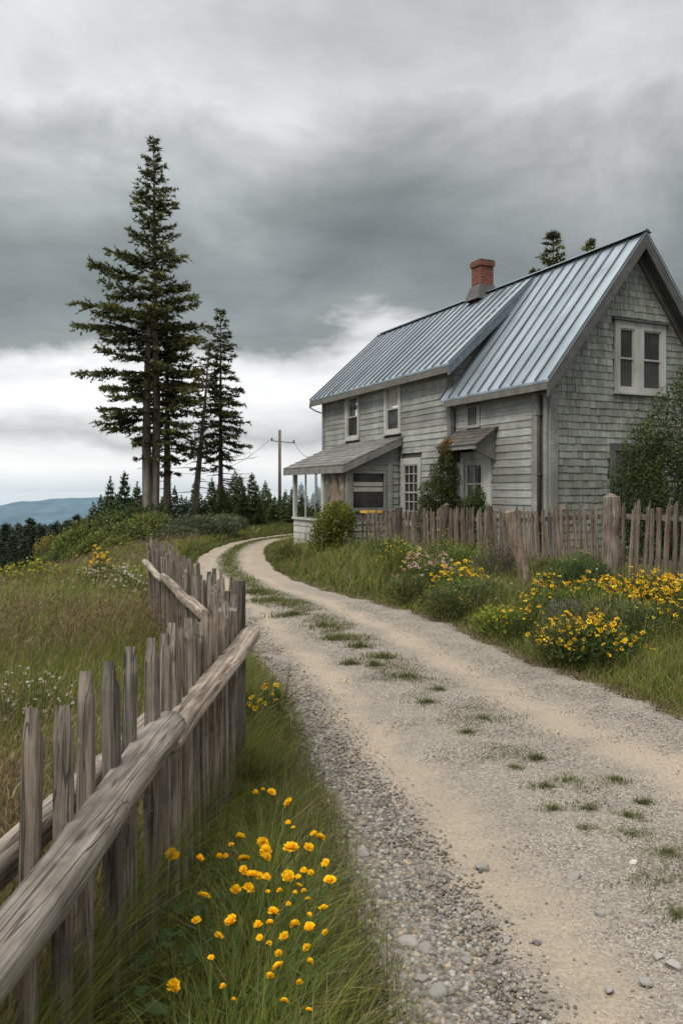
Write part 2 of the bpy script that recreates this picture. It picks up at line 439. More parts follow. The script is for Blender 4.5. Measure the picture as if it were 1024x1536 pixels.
def build_road():
    nv = 41; tv = np.linspace(0, 1, nv)
    jl = .05 * np.sin(np.arange(NST) * .9) + .06 * np.sin(np.arange(NST) * .37 + 1) + .03 * np.sin(np.arange(NST) * 2.3)
    jr = .05 * np.sin(np.arange(NST) * .8 + 2) + .06 * np.sin(np.arange(NST) * .41 + 3) + .03 * np.sin(np.arange(NST) * 2.1)
    L = EL - RD * (.05 + jl)[:, None]; R = ER + RD * (.05 + jr)[:, None]
    P = L[:, None, :] * (1 - tv)[None, :, None] + R[:, None, :] * tv[None, :, None]
    Z = np.broadcast_to(road_profile(tv)[None, :], P.shape[:2]).copy()
    Z += .006 * wob(P[..., 0], P[..., 1], 5) + .004 * wob(P[..., 0], P[..., 1], 13, 2)
    edge = np.minimum(tv, 1 - tv); Z -= .03 * (1 - sm(edge, 0, .04))[None, :]
    idx = np.arange(NST * nv).reshape(NST, nv)
    q = np.stack([idx[:-1,:-1], idx[:-1,1:], idx[1:,1:], idx[1:,:-1]], -1).reshape(-1, 4)
    # masks in the colour layer: r = wheel track, g = coarse loose gravel, b = far grassy strip
    wv = tv[None, :] + .03 * wob(P[..., 0], P[..., 1], 1.3, 4) + .018 * wob(P[..., 0], P[..., 1], 4.1, 1)
    tr = np.exp(-((wv - TR_L) / .075) ** 2) + np.exp(-((wv - TR_R) / .095) ** 2)
    tr = np.maximum(tr, sm(P[..., 1], 10, 17) * .75 * (1 - np.exp(-((wv - .44) / .14) ** 2)))
    co = (1 - sm(wv, .08, .19)) * (1 - sm(P[..., 1], 3.5, 6.5))
    st = np.exp(-((wv - .43) / .13) ** 2) * sm(P[..., 1], 11, 15)
    me = mesh_np('road', np.concatenate([P, Z[..., None]], -1), quads=q, col=np.stack([tr, co, st], -1).reshape(-1, 3), smooth=True)
    m = NT('gravel_road'); v = m.coord()
    sep = m.n('SeparateColor', None, Color=m.attr()); r, g, b = sep.outputs[:3]
    big = m.noise(v, .9, 5, .6); med = m.noise(v, 6.5, 5, .65)
    def grit(scale, lo, hi):
        vo = m.n('TexVoronoi', None, Vector=v, Scale=scale, Randomness=1.0)
        return m.n('SeparateColor', None, Color=vo.outputs['Color']).outputs[0], vo.outputs['Distance']
    g1, d1 = grit(120, 0, 1); g2, d2 = grit(52, 0, 1)
    gr = m.ramp(g1, [(.0, (.10,.085,.069)), (.35, (.212,.182,.148)), (.75, (.29,.252,.208)), (1.0, (.41,.365,.31))])
    gr2 = m.ramp(g2, [(.0, (.11,.095,.078)), (.5, (.24,.21,.175)), (1.0, (.38,.34,.295))])
    gr = m.mix(m.ramp(med, [(.45, 0.0), (.6, .5)]), gr, gr2)
    gr = m.mix(m.math('MULTIPLY', g, .75), gr, m.mix(1.0, gr2, (.62,.62,.63), 'MULTIPLY'))
    gr = m.mix(m.ramp(d1, [(.3, 0.0), (.7, .35)]), gr, (.09,.082,.07))
    tan = m.ramp(m.noise(v, 60, 4, .7), [(.25, (.21,.168,.122)), (.5, (.315,.258,.192)), (.8, (.41,.345,.265))])
    f = m.math('MULTIPLY', r, m.math('ADD', .0, m.math('MULTIPLY', m.math('ADD', m.math('MULTIPLY', big, 1.2), m.math('ADD', med, m.noise(v, 22, 4, .7))), .62)))
    c = m.mix(m.ramp(f, [(.25, 0.0), (1.0, .9)]), gr, tan)
    c = m.mix(m.ramp(big, [(.35, .35), (.55, 0.0)]), c, (.20,.172,.135))
    gf = m.math('MULTIPLY', b, m.math('ADD', med, .35))
    c = m.mix(m.ramp(gf, [(.35, 0.0), (.75, .85)]), c, (.10,.105,.04))
    h = m.math('ADD', m.math('MULTIPLY', d1, -.5), m.math('ADD', m.math('MULTIPLY', med, .8), m.math('MULTIPLY', d2, -.7)))
    o = obj('road', me, m.done(m.bsdf(c, .95, 0, m.bump(h, .55, .018), .15)))
    tag(o, 'winding gravel road with two tan wheel tracks', None, kind='structure')
build_road()

def build_far():
    # water / plain to the horizon, distance haze painted into its pale colour
    q = 60000; y0 = 300
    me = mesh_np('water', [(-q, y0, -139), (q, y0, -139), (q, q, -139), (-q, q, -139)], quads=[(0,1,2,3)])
    m = NT('haze_tinted_water'); v = m.coord()
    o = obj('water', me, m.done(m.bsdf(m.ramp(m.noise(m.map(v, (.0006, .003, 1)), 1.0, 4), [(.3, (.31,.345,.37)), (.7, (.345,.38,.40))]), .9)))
    tag(o, 'pale water stretching to the horizon, haze painted into its colour', None, kind='structure')
    # hill ranges, blue aerial haze painted into their base colour
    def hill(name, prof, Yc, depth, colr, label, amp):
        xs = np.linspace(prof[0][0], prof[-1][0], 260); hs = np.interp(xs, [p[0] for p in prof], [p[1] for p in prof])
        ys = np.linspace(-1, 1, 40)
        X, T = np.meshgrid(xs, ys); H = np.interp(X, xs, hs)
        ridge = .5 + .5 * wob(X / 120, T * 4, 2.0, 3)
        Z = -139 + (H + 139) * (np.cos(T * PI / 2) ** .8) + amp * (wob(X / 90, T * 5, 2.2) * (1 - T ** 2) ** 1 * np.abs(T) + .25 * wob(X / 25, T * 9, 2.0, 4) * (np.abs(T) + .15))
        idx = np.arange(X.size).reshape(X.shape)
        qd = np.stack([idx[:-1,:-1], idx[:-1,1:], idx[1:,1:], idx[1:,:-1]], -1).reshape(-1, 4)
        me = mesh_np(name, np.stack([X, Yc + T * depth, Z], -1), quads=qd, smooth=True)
        m = NT(name + '_haze_tint'); v = m.coord()
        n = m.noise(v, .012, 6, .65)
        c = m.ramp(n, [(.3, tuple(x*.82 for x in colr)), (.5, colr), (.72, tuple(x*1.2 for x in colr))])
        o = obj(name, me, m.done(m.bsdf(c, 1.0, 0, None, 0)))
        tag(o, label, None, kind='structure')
    def pr(Y, pts): return [((px - CX) / FPX * Y, EYE - (py - HY) / FPX * Y) for px, py in pts]
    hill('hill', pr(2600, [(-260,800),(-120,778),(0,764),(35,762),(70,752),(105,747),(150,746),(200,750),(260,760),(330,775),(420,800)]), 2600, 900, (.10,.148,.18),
         'low wooded hill beyond the valley, painted blue with haze', 26)
build_far()

# ------------------------------------------------------------------ the house
LS = Vector((-.423, .906)); HC = (4.14, 15.5); HZ = .25
def build_house():
    H = thing('weathered_house', 'old grey clapboard and shingle house with blue-grey metal roof and red chimney', 'house',
              (HC[0], HC[1], HZ), (0, 0, math.atan2(.906, -.423)))
    R = random.Random(5)
    WD = 2.27; RZ = 6.90                                     # half width, ridge height (local)
    EZ1, EU1 = 3.66, .30                                     # low eave of the near roof
    EZ2, EU2 = 4.48, .36                                     # higher eave of the far roof
    S1 = 3.45; SE = 11.1                                     # where the taller block begins / far end of the wall
    SV = 3.08                                                # near verge of the far roof
    k1 = (RZ - EZ1) / (WD + EU1); k2 = (RZ - EZ2) / (WD + EU2)

    def clap(mb, s0, s1, z0, z1, holes=(), u=0.0, pitch=.16, axis='s', sgn=1, top=None):
        """lapped boards on the plane u (axis s) or on the plane s=u facing -s (axis u); joints and shade vary per board"""
        z = z0
        while z < z1 - .01:
            zt = min(z + pitch * R.uniform(.96, 1.04), z1)
            cuts = [s0]; x = s0 + R.uniform(.8, 3.2)
            while x < s1 - .4: cuts.append(x); x += R.uniform(1.6, 3.6)
            cuts.append(s1)
            spans = []
            for a, b in zip(cuts, cuts[1:]):
                segs = [(a, b)]
                for (h0, h1, hz0, hz1) in holes:
                    if z < hz1 - .02 and zt > hz0 + .02:
                        nx = []
                        for (p, q) in segs:
                            if q <= h0 or p >= h1: nx.append((p, q))
                            else:
                                if p < h0: nx.append((p, h0))
                                if q > h1: nx.append((h1, q))
                        segs = nx
                spans += segs
            for (a, b) in spans:
                if b - a < .02: continue
                c = R.uniform(.78, 1.12); lo = .024 + R.uniform(-.003, .005); hi = .006
                a2, b2 = a + .002, b - .002; zz = zt + .012; dz = R.uniform(-.003, .003)
                at_, bt_ = a2, b2
                if top is not None:
                    at_, bt_ = a2, b2
                prof = [(0, z + dz), (lo, z + dz), (hi, zz), (0, zz)]
                vs = []
                for q in (a2, b2):
                    for (o, zq) in prof:
                        vs.append((q, u + o * sgn, zq) if axis == 's' else (u - o * sgn, q, zq))
                fs = [(0,1,5,4),(1,2,6,5),(2,3,7,6),(0,3,2,1),(4,5,6,7)]
                if axis == 's': fs = [tuple(reversed(f)) for f in fs]
                tint = (c, c * R.uniform(.985, 1.0), c * R.uniform(.95, 1.0))
                mb.add(vs, fs, tint)
            z = zt

    # ---- long wall (clapboards), with openings
    op_louv = (2.30, 2.86, 2.93, 3.52); op_door = (1.86, 3.06, -.3, 2.38)
    op_w = (4.83, 5.86, .60, 2.34); op_u1 = (5.88, 6.80, 3.06, 4.45); op_u2 = (8.38, 9.34, 3.04, 4.45)
    mb = MB(); clap(mb, .46, S1 + .02, -.25, 3.70, [op_louv, op_door]); obj('wall', mb.mesh('near_wall'), M['paint'], H)
    mb = MB(); clap(mb, S1 + .14, SE, -.25, 4.72, [op_w, op_u1, op_u2], u=.035); obj('wall', mb.mesh('far_wall'), M['paint'], H)
    # cheek of the taller block above the near roof, faces the camera side
    mb = MB(); z = 3.4
    while z < 6.6:
        zt = z + .175
        ua = -(z - 3.5) / .001
        # span in u between the near roof plane (below) and the far roof plane (above)
        u_lo = EU1 - (z + .09 - EZ1) / k1 if z + .09 > EZ1 else .03
        u_hi = EU2 - (z + .09 - EZ2) / k2 if z + .09 > EZ2 else .03
        u0, u1 = max(u_lo - .15, -WD), min(u_hi - .02, .03)
        if u1 > u0:
            c = R.uniform(.8, 1.05)
            for_pts = [(S1, u0, z), (S1 - .028, u0, z), (S1 - .005, u0, zt + .01), (S1, u0, zt + .01)]
            vs = for_pts + [(p[0], u1, p[2]) for p in for_pts]
            mb.add(vs, [(0,1,5,4),(1,2,6,5),(2,3,7,6),(0,3,2,1),(4,5,6,7)], c)
        z = zt
    obj('wall', mb.mesh('cheek_wall'), M['paint'], H)
    # solid body so no light shows through: inner core
    mb = MB()
    core = [(.02, -.02), (.02, -2*WD + .02)]
    def prism(s0, s1, poly):
        n = len(poly); vs = [(s0, u, z) for u, z in poly] + [(s1, u, z) for u, z in poly]
        fs = [tuple(range(n)), tuple(reversed(range(n, 2*n)))] + [(i, i + n, (i+1) % n + n, (i+1) % n) for i in range(n)]
        mb.add(vs, fs, .35)
    prism(.03, S1 - .03, [(-.03, -.3), (-.03, EZ1 - .05), (-WD, RZ - .22), (-2*WD + .03, EZ1 - .05), (-2*WD + .03, -.3)])
    prism(S1 + .03, SE - .03, [(-.0, -.3), (-.0, EZ2 + .05), (-WD, RZ - .22), (-2*WD + .03, EZ1 - .05), (-2*WD + .03, -.3)])
    obj('house_core', mb.mesh('house_core'), M['soffit'], H)
    # far end wall boards
    mb = MB(); clap(mb, -2*WD, .03, -.25, 4.7, (), u=SE, axis='u', sgn=-1); obj('wall', mb.mesh('end_wall'), M['paint'], H)

    # ---- gable shingles on the plane s=0 facing -s
    gw1 = (-3.17, -1.72, 3.56, 5.06); gw2 = (-3.05, -1.60, .9, 2.48)
    mb = MB(); z = -.25; rowi = 0
    while z < RZ - .3:
        zt = z + .150
        def lim(zz): return (0.0 if zz < EZ1 else -(zz - EZ1) / k1 + EU1 - .02)
        um = min(-.17, lim(zt)) if zt > EZ1 - .2 else -.17
        um = min(um, -.17 if zt < 3.9 else lim(zt))
        u = -2 * WD - um; umx = um
        u += -R.uniform(0, .1)
        while u < umx - .01:
            w = R.uniform(.10, .19); a, b = max(u, -2*WD - um), min(u + w, umx); u += w
            if b - a < .03: continue
            mid = (a + b) / 2; skip = False
            for (h0, h1, hz0, hz1) in (gw1, gw2):
                if h0 < mid < h1 and z < hz1 - .04 and zt > hz0 + .05: skip = True
            if skip: continue
            c = R.uniform(.74, 1.14); dz = R.uniform(-.010, .006); lo = .021 + R.uniform(-.004, .006); sk = R.uniform(-.006, .006)
            g = .004
            prof = [(0, z + dz), (lo, z + dz), (.006, zt + .03), (0, zt + .03)]
            vs = []
            for qi, q in enumerate((a + g, b - g)):
                for j, (o, zq) in enumerate(prof):
                    vs.append((-o, q + (sk if j < 2 else 0), zq + (sk if qi else 0)))
            mb.add(vs, [(0,1,5,4),(1,2,6,5),(2,3,7,6),(0,3,2,1),(4,5,6,7)], (c, c*R.uniform(.98,1.01), c*R.uniform(.93,1.0)))
        z = zt; rowi += 1
    obj('wall', mb.mesh('gable_shingles'), M['shingle'], H)['label'] = 'gable wall covered with uneven grey wood shingles'

    # ---- corner trim
    mb = MB()
    mb.box(.28, .47, .0, .052, -.3, 3.68)
    mb.box(-.055, .0, -.19, -.0, -.3, 3.8)
    mb.box(.0, .10, -.0, .050, -.3, 3.66)
    obj('corner_board', mb.mesh('corner_board'), M['trim'], H)
    mb = MB(); mb.box(.10, .28, .0, .02, -.3, 3.66, (.45,.40,.35)); obj('corner_board', mb.mesh('weathered_board'), M['trim'], H)
    mb = MB(); mb.box(S1 - .03, S1 + .14, .0, .085, -.3, 4.62, .62); obj('corner_board', mb.mesh('middle_board'), M['trim'], H)
    mb = MB(); mb.box(SE - .14, SE + .03, .03, .085, -.3, 4.62, .9); obj('corner_board', mb.mesh('end_board'), M['trim'], H)
    # downpipes
    for (s, u, zt) in ((.205, .075, 3.56), (S1 - .12, .07, 3.55)):
        mb = MB(); mb.tube([(s, u, -.2), (s, u, zt - .25), (s, u + .02, zt - .12), (s, u + .16, zt)], .038, 10, (.55,.48,.42))
        for zz in (.6, 1.8, 3.0): mb.box(s - .05, s + .05, u - .05, u + .045, zz, zz + .025, .6)
        obj('downpipe', mb.mesh('downpipe', True), M['fascia'], H)

    # ---- roofs
    def roof(s0, s1, ue, ze, k, spacing, name, back=False):
        rf = MB(); T = .05
        sg = -1 if back else 1
        def P(s, u, dz=0): 
            uu = u if not back else -2*WD - u
            return (s, uu, ze + (ue - u) * k + dz)
        L = math.hypot(ue + WD, (ue + WD) * k); nz = 1 / math.hypot(1, k)
        n = 12
        a = [P(s0, ue - (ue + WD) * i / n) for i in range(n + 1)]; b = [P(s1, ue - (ue + WD) * i / n) for i in range(n + 1)]
        vs = []; 
        for i in range(n + 1): vs += [a[i], b[i]]
        fs = [(2*i, 2*i+1, 2*i+3, 2*i+2) for i in range(n)]
        if not back: fs = [tuple(reversed(f)) for f in fs]
        o = len(rf.v); rf.add(vs, fs); 
        vs2 = [(x, y, z - T) for x, y, z in vs]; rf.add(vs2, [tuple(reversed(f)) for f in fs], .5)
        e = len(vs)
        rf.add([vs[0], vs[1], vs2[1], vs2[0]], [(0,1,2,3)]); rf.add([vs[-2], vs[-1], vs2[-1], vs2[-2]], [(0,1,2,3)])
        rf.add([vs[0], vs[-2], vs2[-2], vs2[0]], [(0,1,2,3)]); rf.add([vs[1], vs[-1], vs2[-1], vs2[1]], [(0,1,2,3)])
        ns = max(2, round((s1 - s0) / spacing))
        for i in range(ns + 1):
            s = s0 + .012 + (s1 - s0 - .024) * i / ns
            p0 = Vector(P(s, ue - .004)); p1 = Vector(P(s, -WD + .03))
            nrm = Vector((0, sg * k * nz, nz))
            rf.beam(p0 + nrm * .018, p1 + nrm * .014, .017, .034, nrm, R.uniform(.3, .5))
        return obj('roof', rf.mesh(name), M['roof'], H)
    roof(-.36, SV + .5, EU1, EZ1, k1, .40, 'near_roof')
    roof(SV, SE + .42, EU2, EZ2, k2, .37, 'far_roof')
    roof(-.36, SE + .42, EU1, EZ1, k1, .40, 'back_roof', True)
    mb = MB()
    for sgn in (1, -1):
        vs = [(-.38, -WD, RZ + .055), (SE + .44, -WD, RZ + .055), (SE + .44, -WD + sgn * .13, RZ - .03), (-.38, -WD + sgn * .13, RZ - .03)]
        if sgn > 0: vs = vs
        mb.add(vs, [(0,1,2,3) if sgn < 0 else (3,2,1,0)], .55)
        vs = [(-.38, -WD, RZ + .0), (-.38, -WD, RZ + .055), (-.38, -WD + sgn * .13, RZ - .03)]
        mb.add(vs, [(0,1,2)], .5)
    obj('ridge_cap', mb.mesh('ridge_cap'), M['roof'], H)

    # ---- fascias, rakes, soffits
    def slab(mb, s0, s1, pts, c=1.0):
        """extrude a polygon given in (u,z) from s0 to s1"""
        n = len(pts); vs = [(s0, u, z) for u, z in pts] + [(s1, u, z) for u, z in pts]
        mb.add(vs, [tuple(range(n)), tuple(reversed(range(n, 2*n)))] + [(i, i+n, (i+1) % n + n, (i+1) % n) for i in range(n)], c)
    def rake(mb, s0, s1, ue, ze, k, depth, drop, back=False, c=1.0, u_end=None):
        f = lambda u: ze + (ue - u) * k
        pts = [(ue, f(ue) - drop), (ue, f(ue) - drop - depth), (-WD, f(-WD) - drop - depth), (-WD, f(-WD) - drop)]
        if back: pts = [(-2*WD - u, z) for u, z in pts]
        slab(mb, s0, s1, pts, c)
    mb = MB()
    for bk in (False, True): rake(mb, -.352, -.30, EU1 - .004, EZ1, k1, .29, .054, bk, (.82,.80,.78))
    obj('rake_board', mb.mesh('rake_board'), M['fascia'], H)
    mb = MB()
    for bk in (False, True): rake(mb, -.298, -.001, EU1 - .03, EZ1, k1, .03, .13, bk, .9)
    obj('soffit', mb.mesh('gable_soffit'), M['soffit'], H)
    mb = MB()
    for bk in (False, True): rake(mb, -.075, -.004, .1, EZ1 - (.1 - EU1) * k1, k1, .26, .16, bk, .95)
    obj('frieze_board', mb.mesh('frieze_board'), M['fascia2'], H)
    mb = MB(); rake(mb, SV + .006, SV + .06, EU2 - .004, EZ2, k2, .23, .054, False, 1.25)
    obj('rake_board', mb.mesh('far_rake_board'), M['roof_edge'], H)
    mb = MB(); rake(mb, SV + .07, S1, EU2 - .04, EZ2, k2, .03, .10, False); obj('soffit', mb.mesh('verge_soffit'), M['soffit'], H)
    mb = MB(); rake(mb, SE + .36, SE + .41, EU2 - .004, EZ2, k2, .2, .054); rake(mb, SE + .36, SE + .41, EU1 - .004, EZ1, k1, .2, .054, True)
    obj('rake_board', mb.mesh('end_rake_board'), M['fascia'], H)
    mb = MB()
    mb.box(-.29, S1 - .05, EU1 - .05, EU1 - .006, EZ1 - .19, EZ1 - .045, 1.15)
    obj('fascia', mb.mesh('near_fascia'), M['fascia2'], H)
    mb = MB(); mb.box(SV + .07, SE + .35, EU2 - .05, EU2 - .006, EZ2 - .21, EZ2 - .045, 1.0); obj('fascia', mb.mesh('far_fascia'), M['fascia2'], H)
    mb = MB(); mb.box(-.29, S1 - .05, -.01, EU1 - .055, EZ1 - .12, EZ1 - .09); mb.box(SV + .07, SE + .35, .03, EU2 - .055, EZ2 - .14, EZ2 - .11)
    obj('soffit', mb.mesh('eave_soffit'), M['soffit'], H)
    mb = MB(); mb.box(.0, S1 - .06, .0, .05, EZ1 - .24, EZ1 - .125, .9); mb.box(S1 + .145, SE - .145, .03, .088, EZ2 - .16, EZ2 - .142, .9)
    obj('frieze_board', mb.mesh('eave_frieze'), M['trim'], H)
    # bent gutter strap at the far end
    mb = MB(); mb.tube([(SE + .40, EU2, EZ2 - .10), (SE + .34, EU2 + .03, EZ2 - .24), (SE + .22, EU2 - .12, EZ2 - .36), (SE + .06, EU2 - .27, EZ2 - .44)], .022, 8, .8)
    obj('gutter_strap', mb.mesh('gutter_strap', True), M['fascia'], H)

    # ---- chimney
    mb = MB(); cs = 5.42; cu = -WD + .02; w = .21
    mb.box(cs - w, cs + w, cu - w, cu + w, RZ - .35, 7.64); ch = obj('chimney', mb.mesh('chimney'), M['brick'], H)
    mb = MB(); mb.box(cs - w - .035, cs + w + .035, cu - w - .035, cu + w + .035, 7.64, 7.78); mb.box(cs - w - .015, cs + w + .015, cu - w - .015, cu + w + .015, 7.78, 7.81, .7)
    obj('chimney_cap', mb.mesh('chimney_cap'), M['brick'], ch)
    mb = MB(); b0 = w + .02
    mb.add([(cs-b0, cu-b0, RZ+.22),(cs+b0, cu-b0, RZ+.22),(cs+b0, cu+b0, RZ+.22),(cs-b0, cu+b0, RZ+.22),
            (cs-b0-.09, cu-b0-.1, RZ-.2),(cs+b0+.09, cu-b0-.1, RZ-.2),(cs+b0+.09, cu+b0+.16, RZ-.2),(cs-b0-.09, cu+b0+.16, RZ-.2)],
           [(0,1,2,3),(4,5,1,0),(5,6,2,1),(6,7,3,2),(7,4,0,3)], (.55,.52,.5))
    obj('flashing', mb.mesh('flashing'), M['fascia'], ch)

    # ---- windows: plane 's' (long wall, faces +u) or 'u' (gable, faces -s)
    def win(axis, a0, a1, z0, z1, base, cols=1, rows=1, sash=True, tw=.09, proud=.05, pane_top='pane', pane_bot='pane', head=.0, sill=True, tint=1.0, name='window', trim='white_trim', blind=None):
        def bx(mb, p0, p1, o0, o1, q0, q1, c=1.0):
            if axis == 's': mb.box(p0, p1, base + o0, base + o1, q0, q1, c)
            else: mb.box(base - o1, base - o0, p0, p1, q0, q1, c)
        mb = MB()
        bx(mb, a0, a0 + tw, 0, proud, z0, z1, tint); bx(mb, a1 - tw, a1, 0, proud, z0, z1, tint * .97)
        bx(mb, a0 + tw, a1 - tw, 0, proud, z1 - tw * 1.15, z1, tint)
        bx(mb, a0 + tw, a1 - tw, 0, proud, z0, z0 + tw * .7, tint)
        if sill: bx(mb, a0 - .03, a1 + .03, 0, proud + .035, z0 - .045, z0 - .001, tint * .95)
        if head: bx(mb, a0 - head, a1 + head, 0, proud + head, z1 + .001, z1 + .05, .6)
        fr = obj(name, mb.mesh('window_frame'), M[trim], H)
        i0, i1, j0, j1 = a0 + tw, a1 - tw, z0 + tw * .7, z1 - tw * 1.15
        jm = (j0 + j1) / 2
        mb = MB(); sw = .035
        if sash:
            for (q0, q1, o) in ((jm - .02, j1, .014), (j0, jm + .02, .006)):
                bx(mb, i0 + .001, i0 + sw, o - .01, o + .02, q0, q1, tint * .9); bx(mb, i1 - sw, i1 - .001, o - .01, o + .02, q0, q1, tint * .9)
                bx(mb, i0 + sw, i1 - sw, o - .01, o + .02, q0, q0 + sw, tint * .92); bx(mb, i0 + sw, i1 - sw, o - .01, o + .02, q1 - sw, q1 - .001, tint * .92)
        for c in range(1, cols):
            x = i0 + (i1 - i0) * c / cols; bx(mb, x - .011, x + .011, .009, .023, j0 + .001, j1 - .001, tint)
        for r in range(1, rows):
            q = j0 + (j1 - j0) * r / rows; bx(mb, i0 + .001, i1 - .001, .010, .0245, q - .011, q + .011, tint)
        if mb.v: obj('sash', mb.mesh('sash'), M[trim], fr)
        mb = MB(); bx(mb, i0, i1, -.02, .002, jm, j1); obj('pane', mb.mesh('pane_top'), M[pane_top], fr)
        mb = MB(); bx(mb, i0, i1, -.02, .002, j0, jm - .001); obj('pane', mb.mesh('pane_low'), M[pane_bot], fr)
        if blind:
            mb = MB(); bx(mb, i0 + .01, i1 - .01, .003, .0045, jm + (j1 - jm) * blind, j1 - .01, 1.0); obj('blind', mb.mesh('blind'), M['blind'], fr)
        return fr
    win('s', *op_u1, .037, tw=.12, proud=.055, pane_top='pane_sky', blind=.12)
    win('s', *op_u2, .037, tw=.12, proud=.055, pane_top='pane_sky')
    win('s', *op_w, .037, cols=3, rows=6, tw=.15, proud=.05, tint=.9)
    # gable pair
    g0, g1, z0, z1 = gw1; gm = (g0 + g1) / 2
    win('u', g0, gm + .06, z0, z1, 0.0, tw=.13, proud=.052, head=.0, tint=.92)
    win('u', gm + .0605, g1, z0, z1, 0.0, tw=.13, proud=.053, head=.0, tint=.92)
    mb = MB(); mb.box(-.11, .0, g0 - .08, g1 + .08, z1 + .002, z1 + .045, .5); obj('window_hood', mb.mesh('window_hood'), M['fascia'], H)
    win('u', *gw2, 0.0, cols=2, tw=.13, proud=.05, tint=.4, trim='trim')
    # small vent window with bars
    fr = win('s', *op_louv, .0, cols=5, rows=1, sash=False, tw=.10, proud=.05, tint=.85, trim='trim', sill=False)
    # door with its hood
    mb = MB(); a0, a1, z0, z1 = op_door
    mb.box(a0, a0 + .30, 0, .06, -.3, z1, .92); mb.box(a1 - .14, a1, 0, .06, -.3, z1, .95); mb.box(a0 + .30, a1 - .14, 0, .06, z1 - .17, z1, .95)
    dr = obj('door', mb.mesh('door_frame'), M['door'], H)
    d0, d1 = a0 + .30, a1 - .14
    mb = MB(); mb.box(d0 + .004, d0 + .11, -.01, .03, -.25, 2.2, .95); mb.box(d1 - .11, d1 - .004, -.01, .03, -.25, 2.2, .95)
    mb.box(d0 + .11, d1 - .11, -.01, .03, 2.07, 2.2, .95); mb.box(d0 + .11, d1 - .11, -.01, .03, -.25, .75, .9)
    mb.box((d0+d1)/2 - .018, (d0+d1)/2 + .018, .0, .028, .751, 2.069, .95)
    for q in (1.2, 1.64): mb.box(d0 + .111, d1 - .111, .0, .026, q - .016, q + .016, .95)
    obj('door_leaf', mb.mesh('door_leaf'), M['door'], dr)
    mb = MB(); mb.box(d0 + .1, d1 - .1, -.03, .004, .74, 2.08); obj('pane', mb.mesh('door_pane'), M['pane'], dr)
    mb = MB(); mb.tube([(d1 - .06, .03, 1.0), (d1 - .06, .075, 1.0)], [.012, .026], 8); obj('handle', mb.mesh('handle'), M['fascia'], dr)
    h0, h1, zw, zf, uo = 1.62, 3.28, 2.92, 2.50, .62
    mb = MB()
    nrow = 5
    for i in range(nrow):
        ua, ub = uo * (1 - i / nrow), uo * (1 - (i + 1) / nrow); za, zb = zf + (zw - zf) * i / nrow, zf + (zw - zf) * (i + 1) / nrow
        s = h0
        while s < h1 - .02:
            w = R.uniform(.12, .26); e = min(s + w, h1); c = R.uniform(.7, 1.15)
            mb.add([(s, ua, za + .012), (e - .004, ua, za + .012), (e - .004, ub - .02, zb + .004), (s, ub - .02, zb + .004),
                    (s, ua, za - .012), (e - .004, ua, za - .012), (e - .004, ub - .02, zb - .02), (s, ub - .02, zb - .02)],
                   [(3,2,1,0),(0,1,5,4),(1,2,6,5),(3,0,4,7),(4,5,6,7)], c); s = e
    hd = obj('door_hood', mb.mesh('door_hood'), M['hood'], H)
    mb = MB()
    for s in (h0 + .1, h1 - .16):
        mb.add([(s, .03, zf - .35), (s, .03, zw - .05), (s, uo - .03, zf - .04), (s, uo - .03, zf - .12), (s + .06, .03, zf - .35), (s + .06, .03, zw - .05), (s + .06, uo - .03, zf - .04), (s + .06, uo - .03, zf - .12)],
               [(0,1,2,3),(7,6,5,4),(0,3,7,4),(3,2,6,7),(1,0,4,5)], .7)
    mb.box(h0 + .04, h1 - .04, uo - .07, uo - .02, zf - .1, zf - .014, .8)
    obj('bracket', mb.mesh('hood_bracket'), M['trim'], hd)

    # ---- porch
    PS0, PS1, PU = 5.98, 9.78, 1.63
    pr = obj('porch', None, None, H)
    kz = (2.96 - 2.18) / 1.78
    def pz(u): return 2.96 - u * kz
    mb = MB()                                             # roof of worn shingles
    nrow = 9; ue = 1.82
    for i in range(nrow):
        ua, ub = ue * (1 - i / nrow), ue * (1 - (i + 1) / nrow); za, zb = pz(ua), pz(ub); s = PS0 - .2
        while s < PS1 + .38:
            w = R.uniform(.15, .4); e = min(s + w, PS1 + .38); c = R.uniform(.75, 1.15)
            mb.add([(s, ua, za + .012), (e - .003, ua, za + .012), (e - .003, ub - .02, zb + .002), (s, ub - .02, zb + .002),
                    (s, ua, za - .02), (e - .003, ua, za - .02), (e - .003, ub - .02, zb - .03), (s, ub - .02, zb - .03)],
                   [(3,2,1,0),(0,1,5,4),(1,2,6,5),(3,0,4,7),(4,5,6,7)], c); s = e
            if s >= PS1 + .379: break
    obj('porch_roof', mb.mesh('porch_roof'), M['hood_grey'], pr)
    mb = MB()
    for (sa, sb) in ((PS0 - .2, PS0 - .14), (PS1 + .30, PS1 + .36)):
        slab(mb, sa, sb, [(.09, pz(.09) - .035), (.09, pz(.09) - .22), (ue, pz(ue) - .22), (ue, pz(ue) - .035)], 1.0)
    mb.box(PS0 - .139, PS1 + .299, ue - .05, ue - .002, pz(ue) - .215, pz(ue) - .03, 1.0)
    obj('porch_fascia', mb.mesh('porch_fascia'), M['trim_dark'], pr)
    mb = MB(); slab(mb, PS0 - .13, PS1 + .29, [(.09, pz(.09) - .14), (.09, pz(.09) - .17), (ue - .06, pz(ue) - .14), (ue - .06, pz(ue) - .115)], .8)
    obj('porch_ceiling', mb.mesh('porch_ceiling'), M['soffit'], pr)
    # side wall facing the camera side, with a picture window
    mb = MB(); z = -.1
    hole = (.47, 1.53, .98, 2.02)
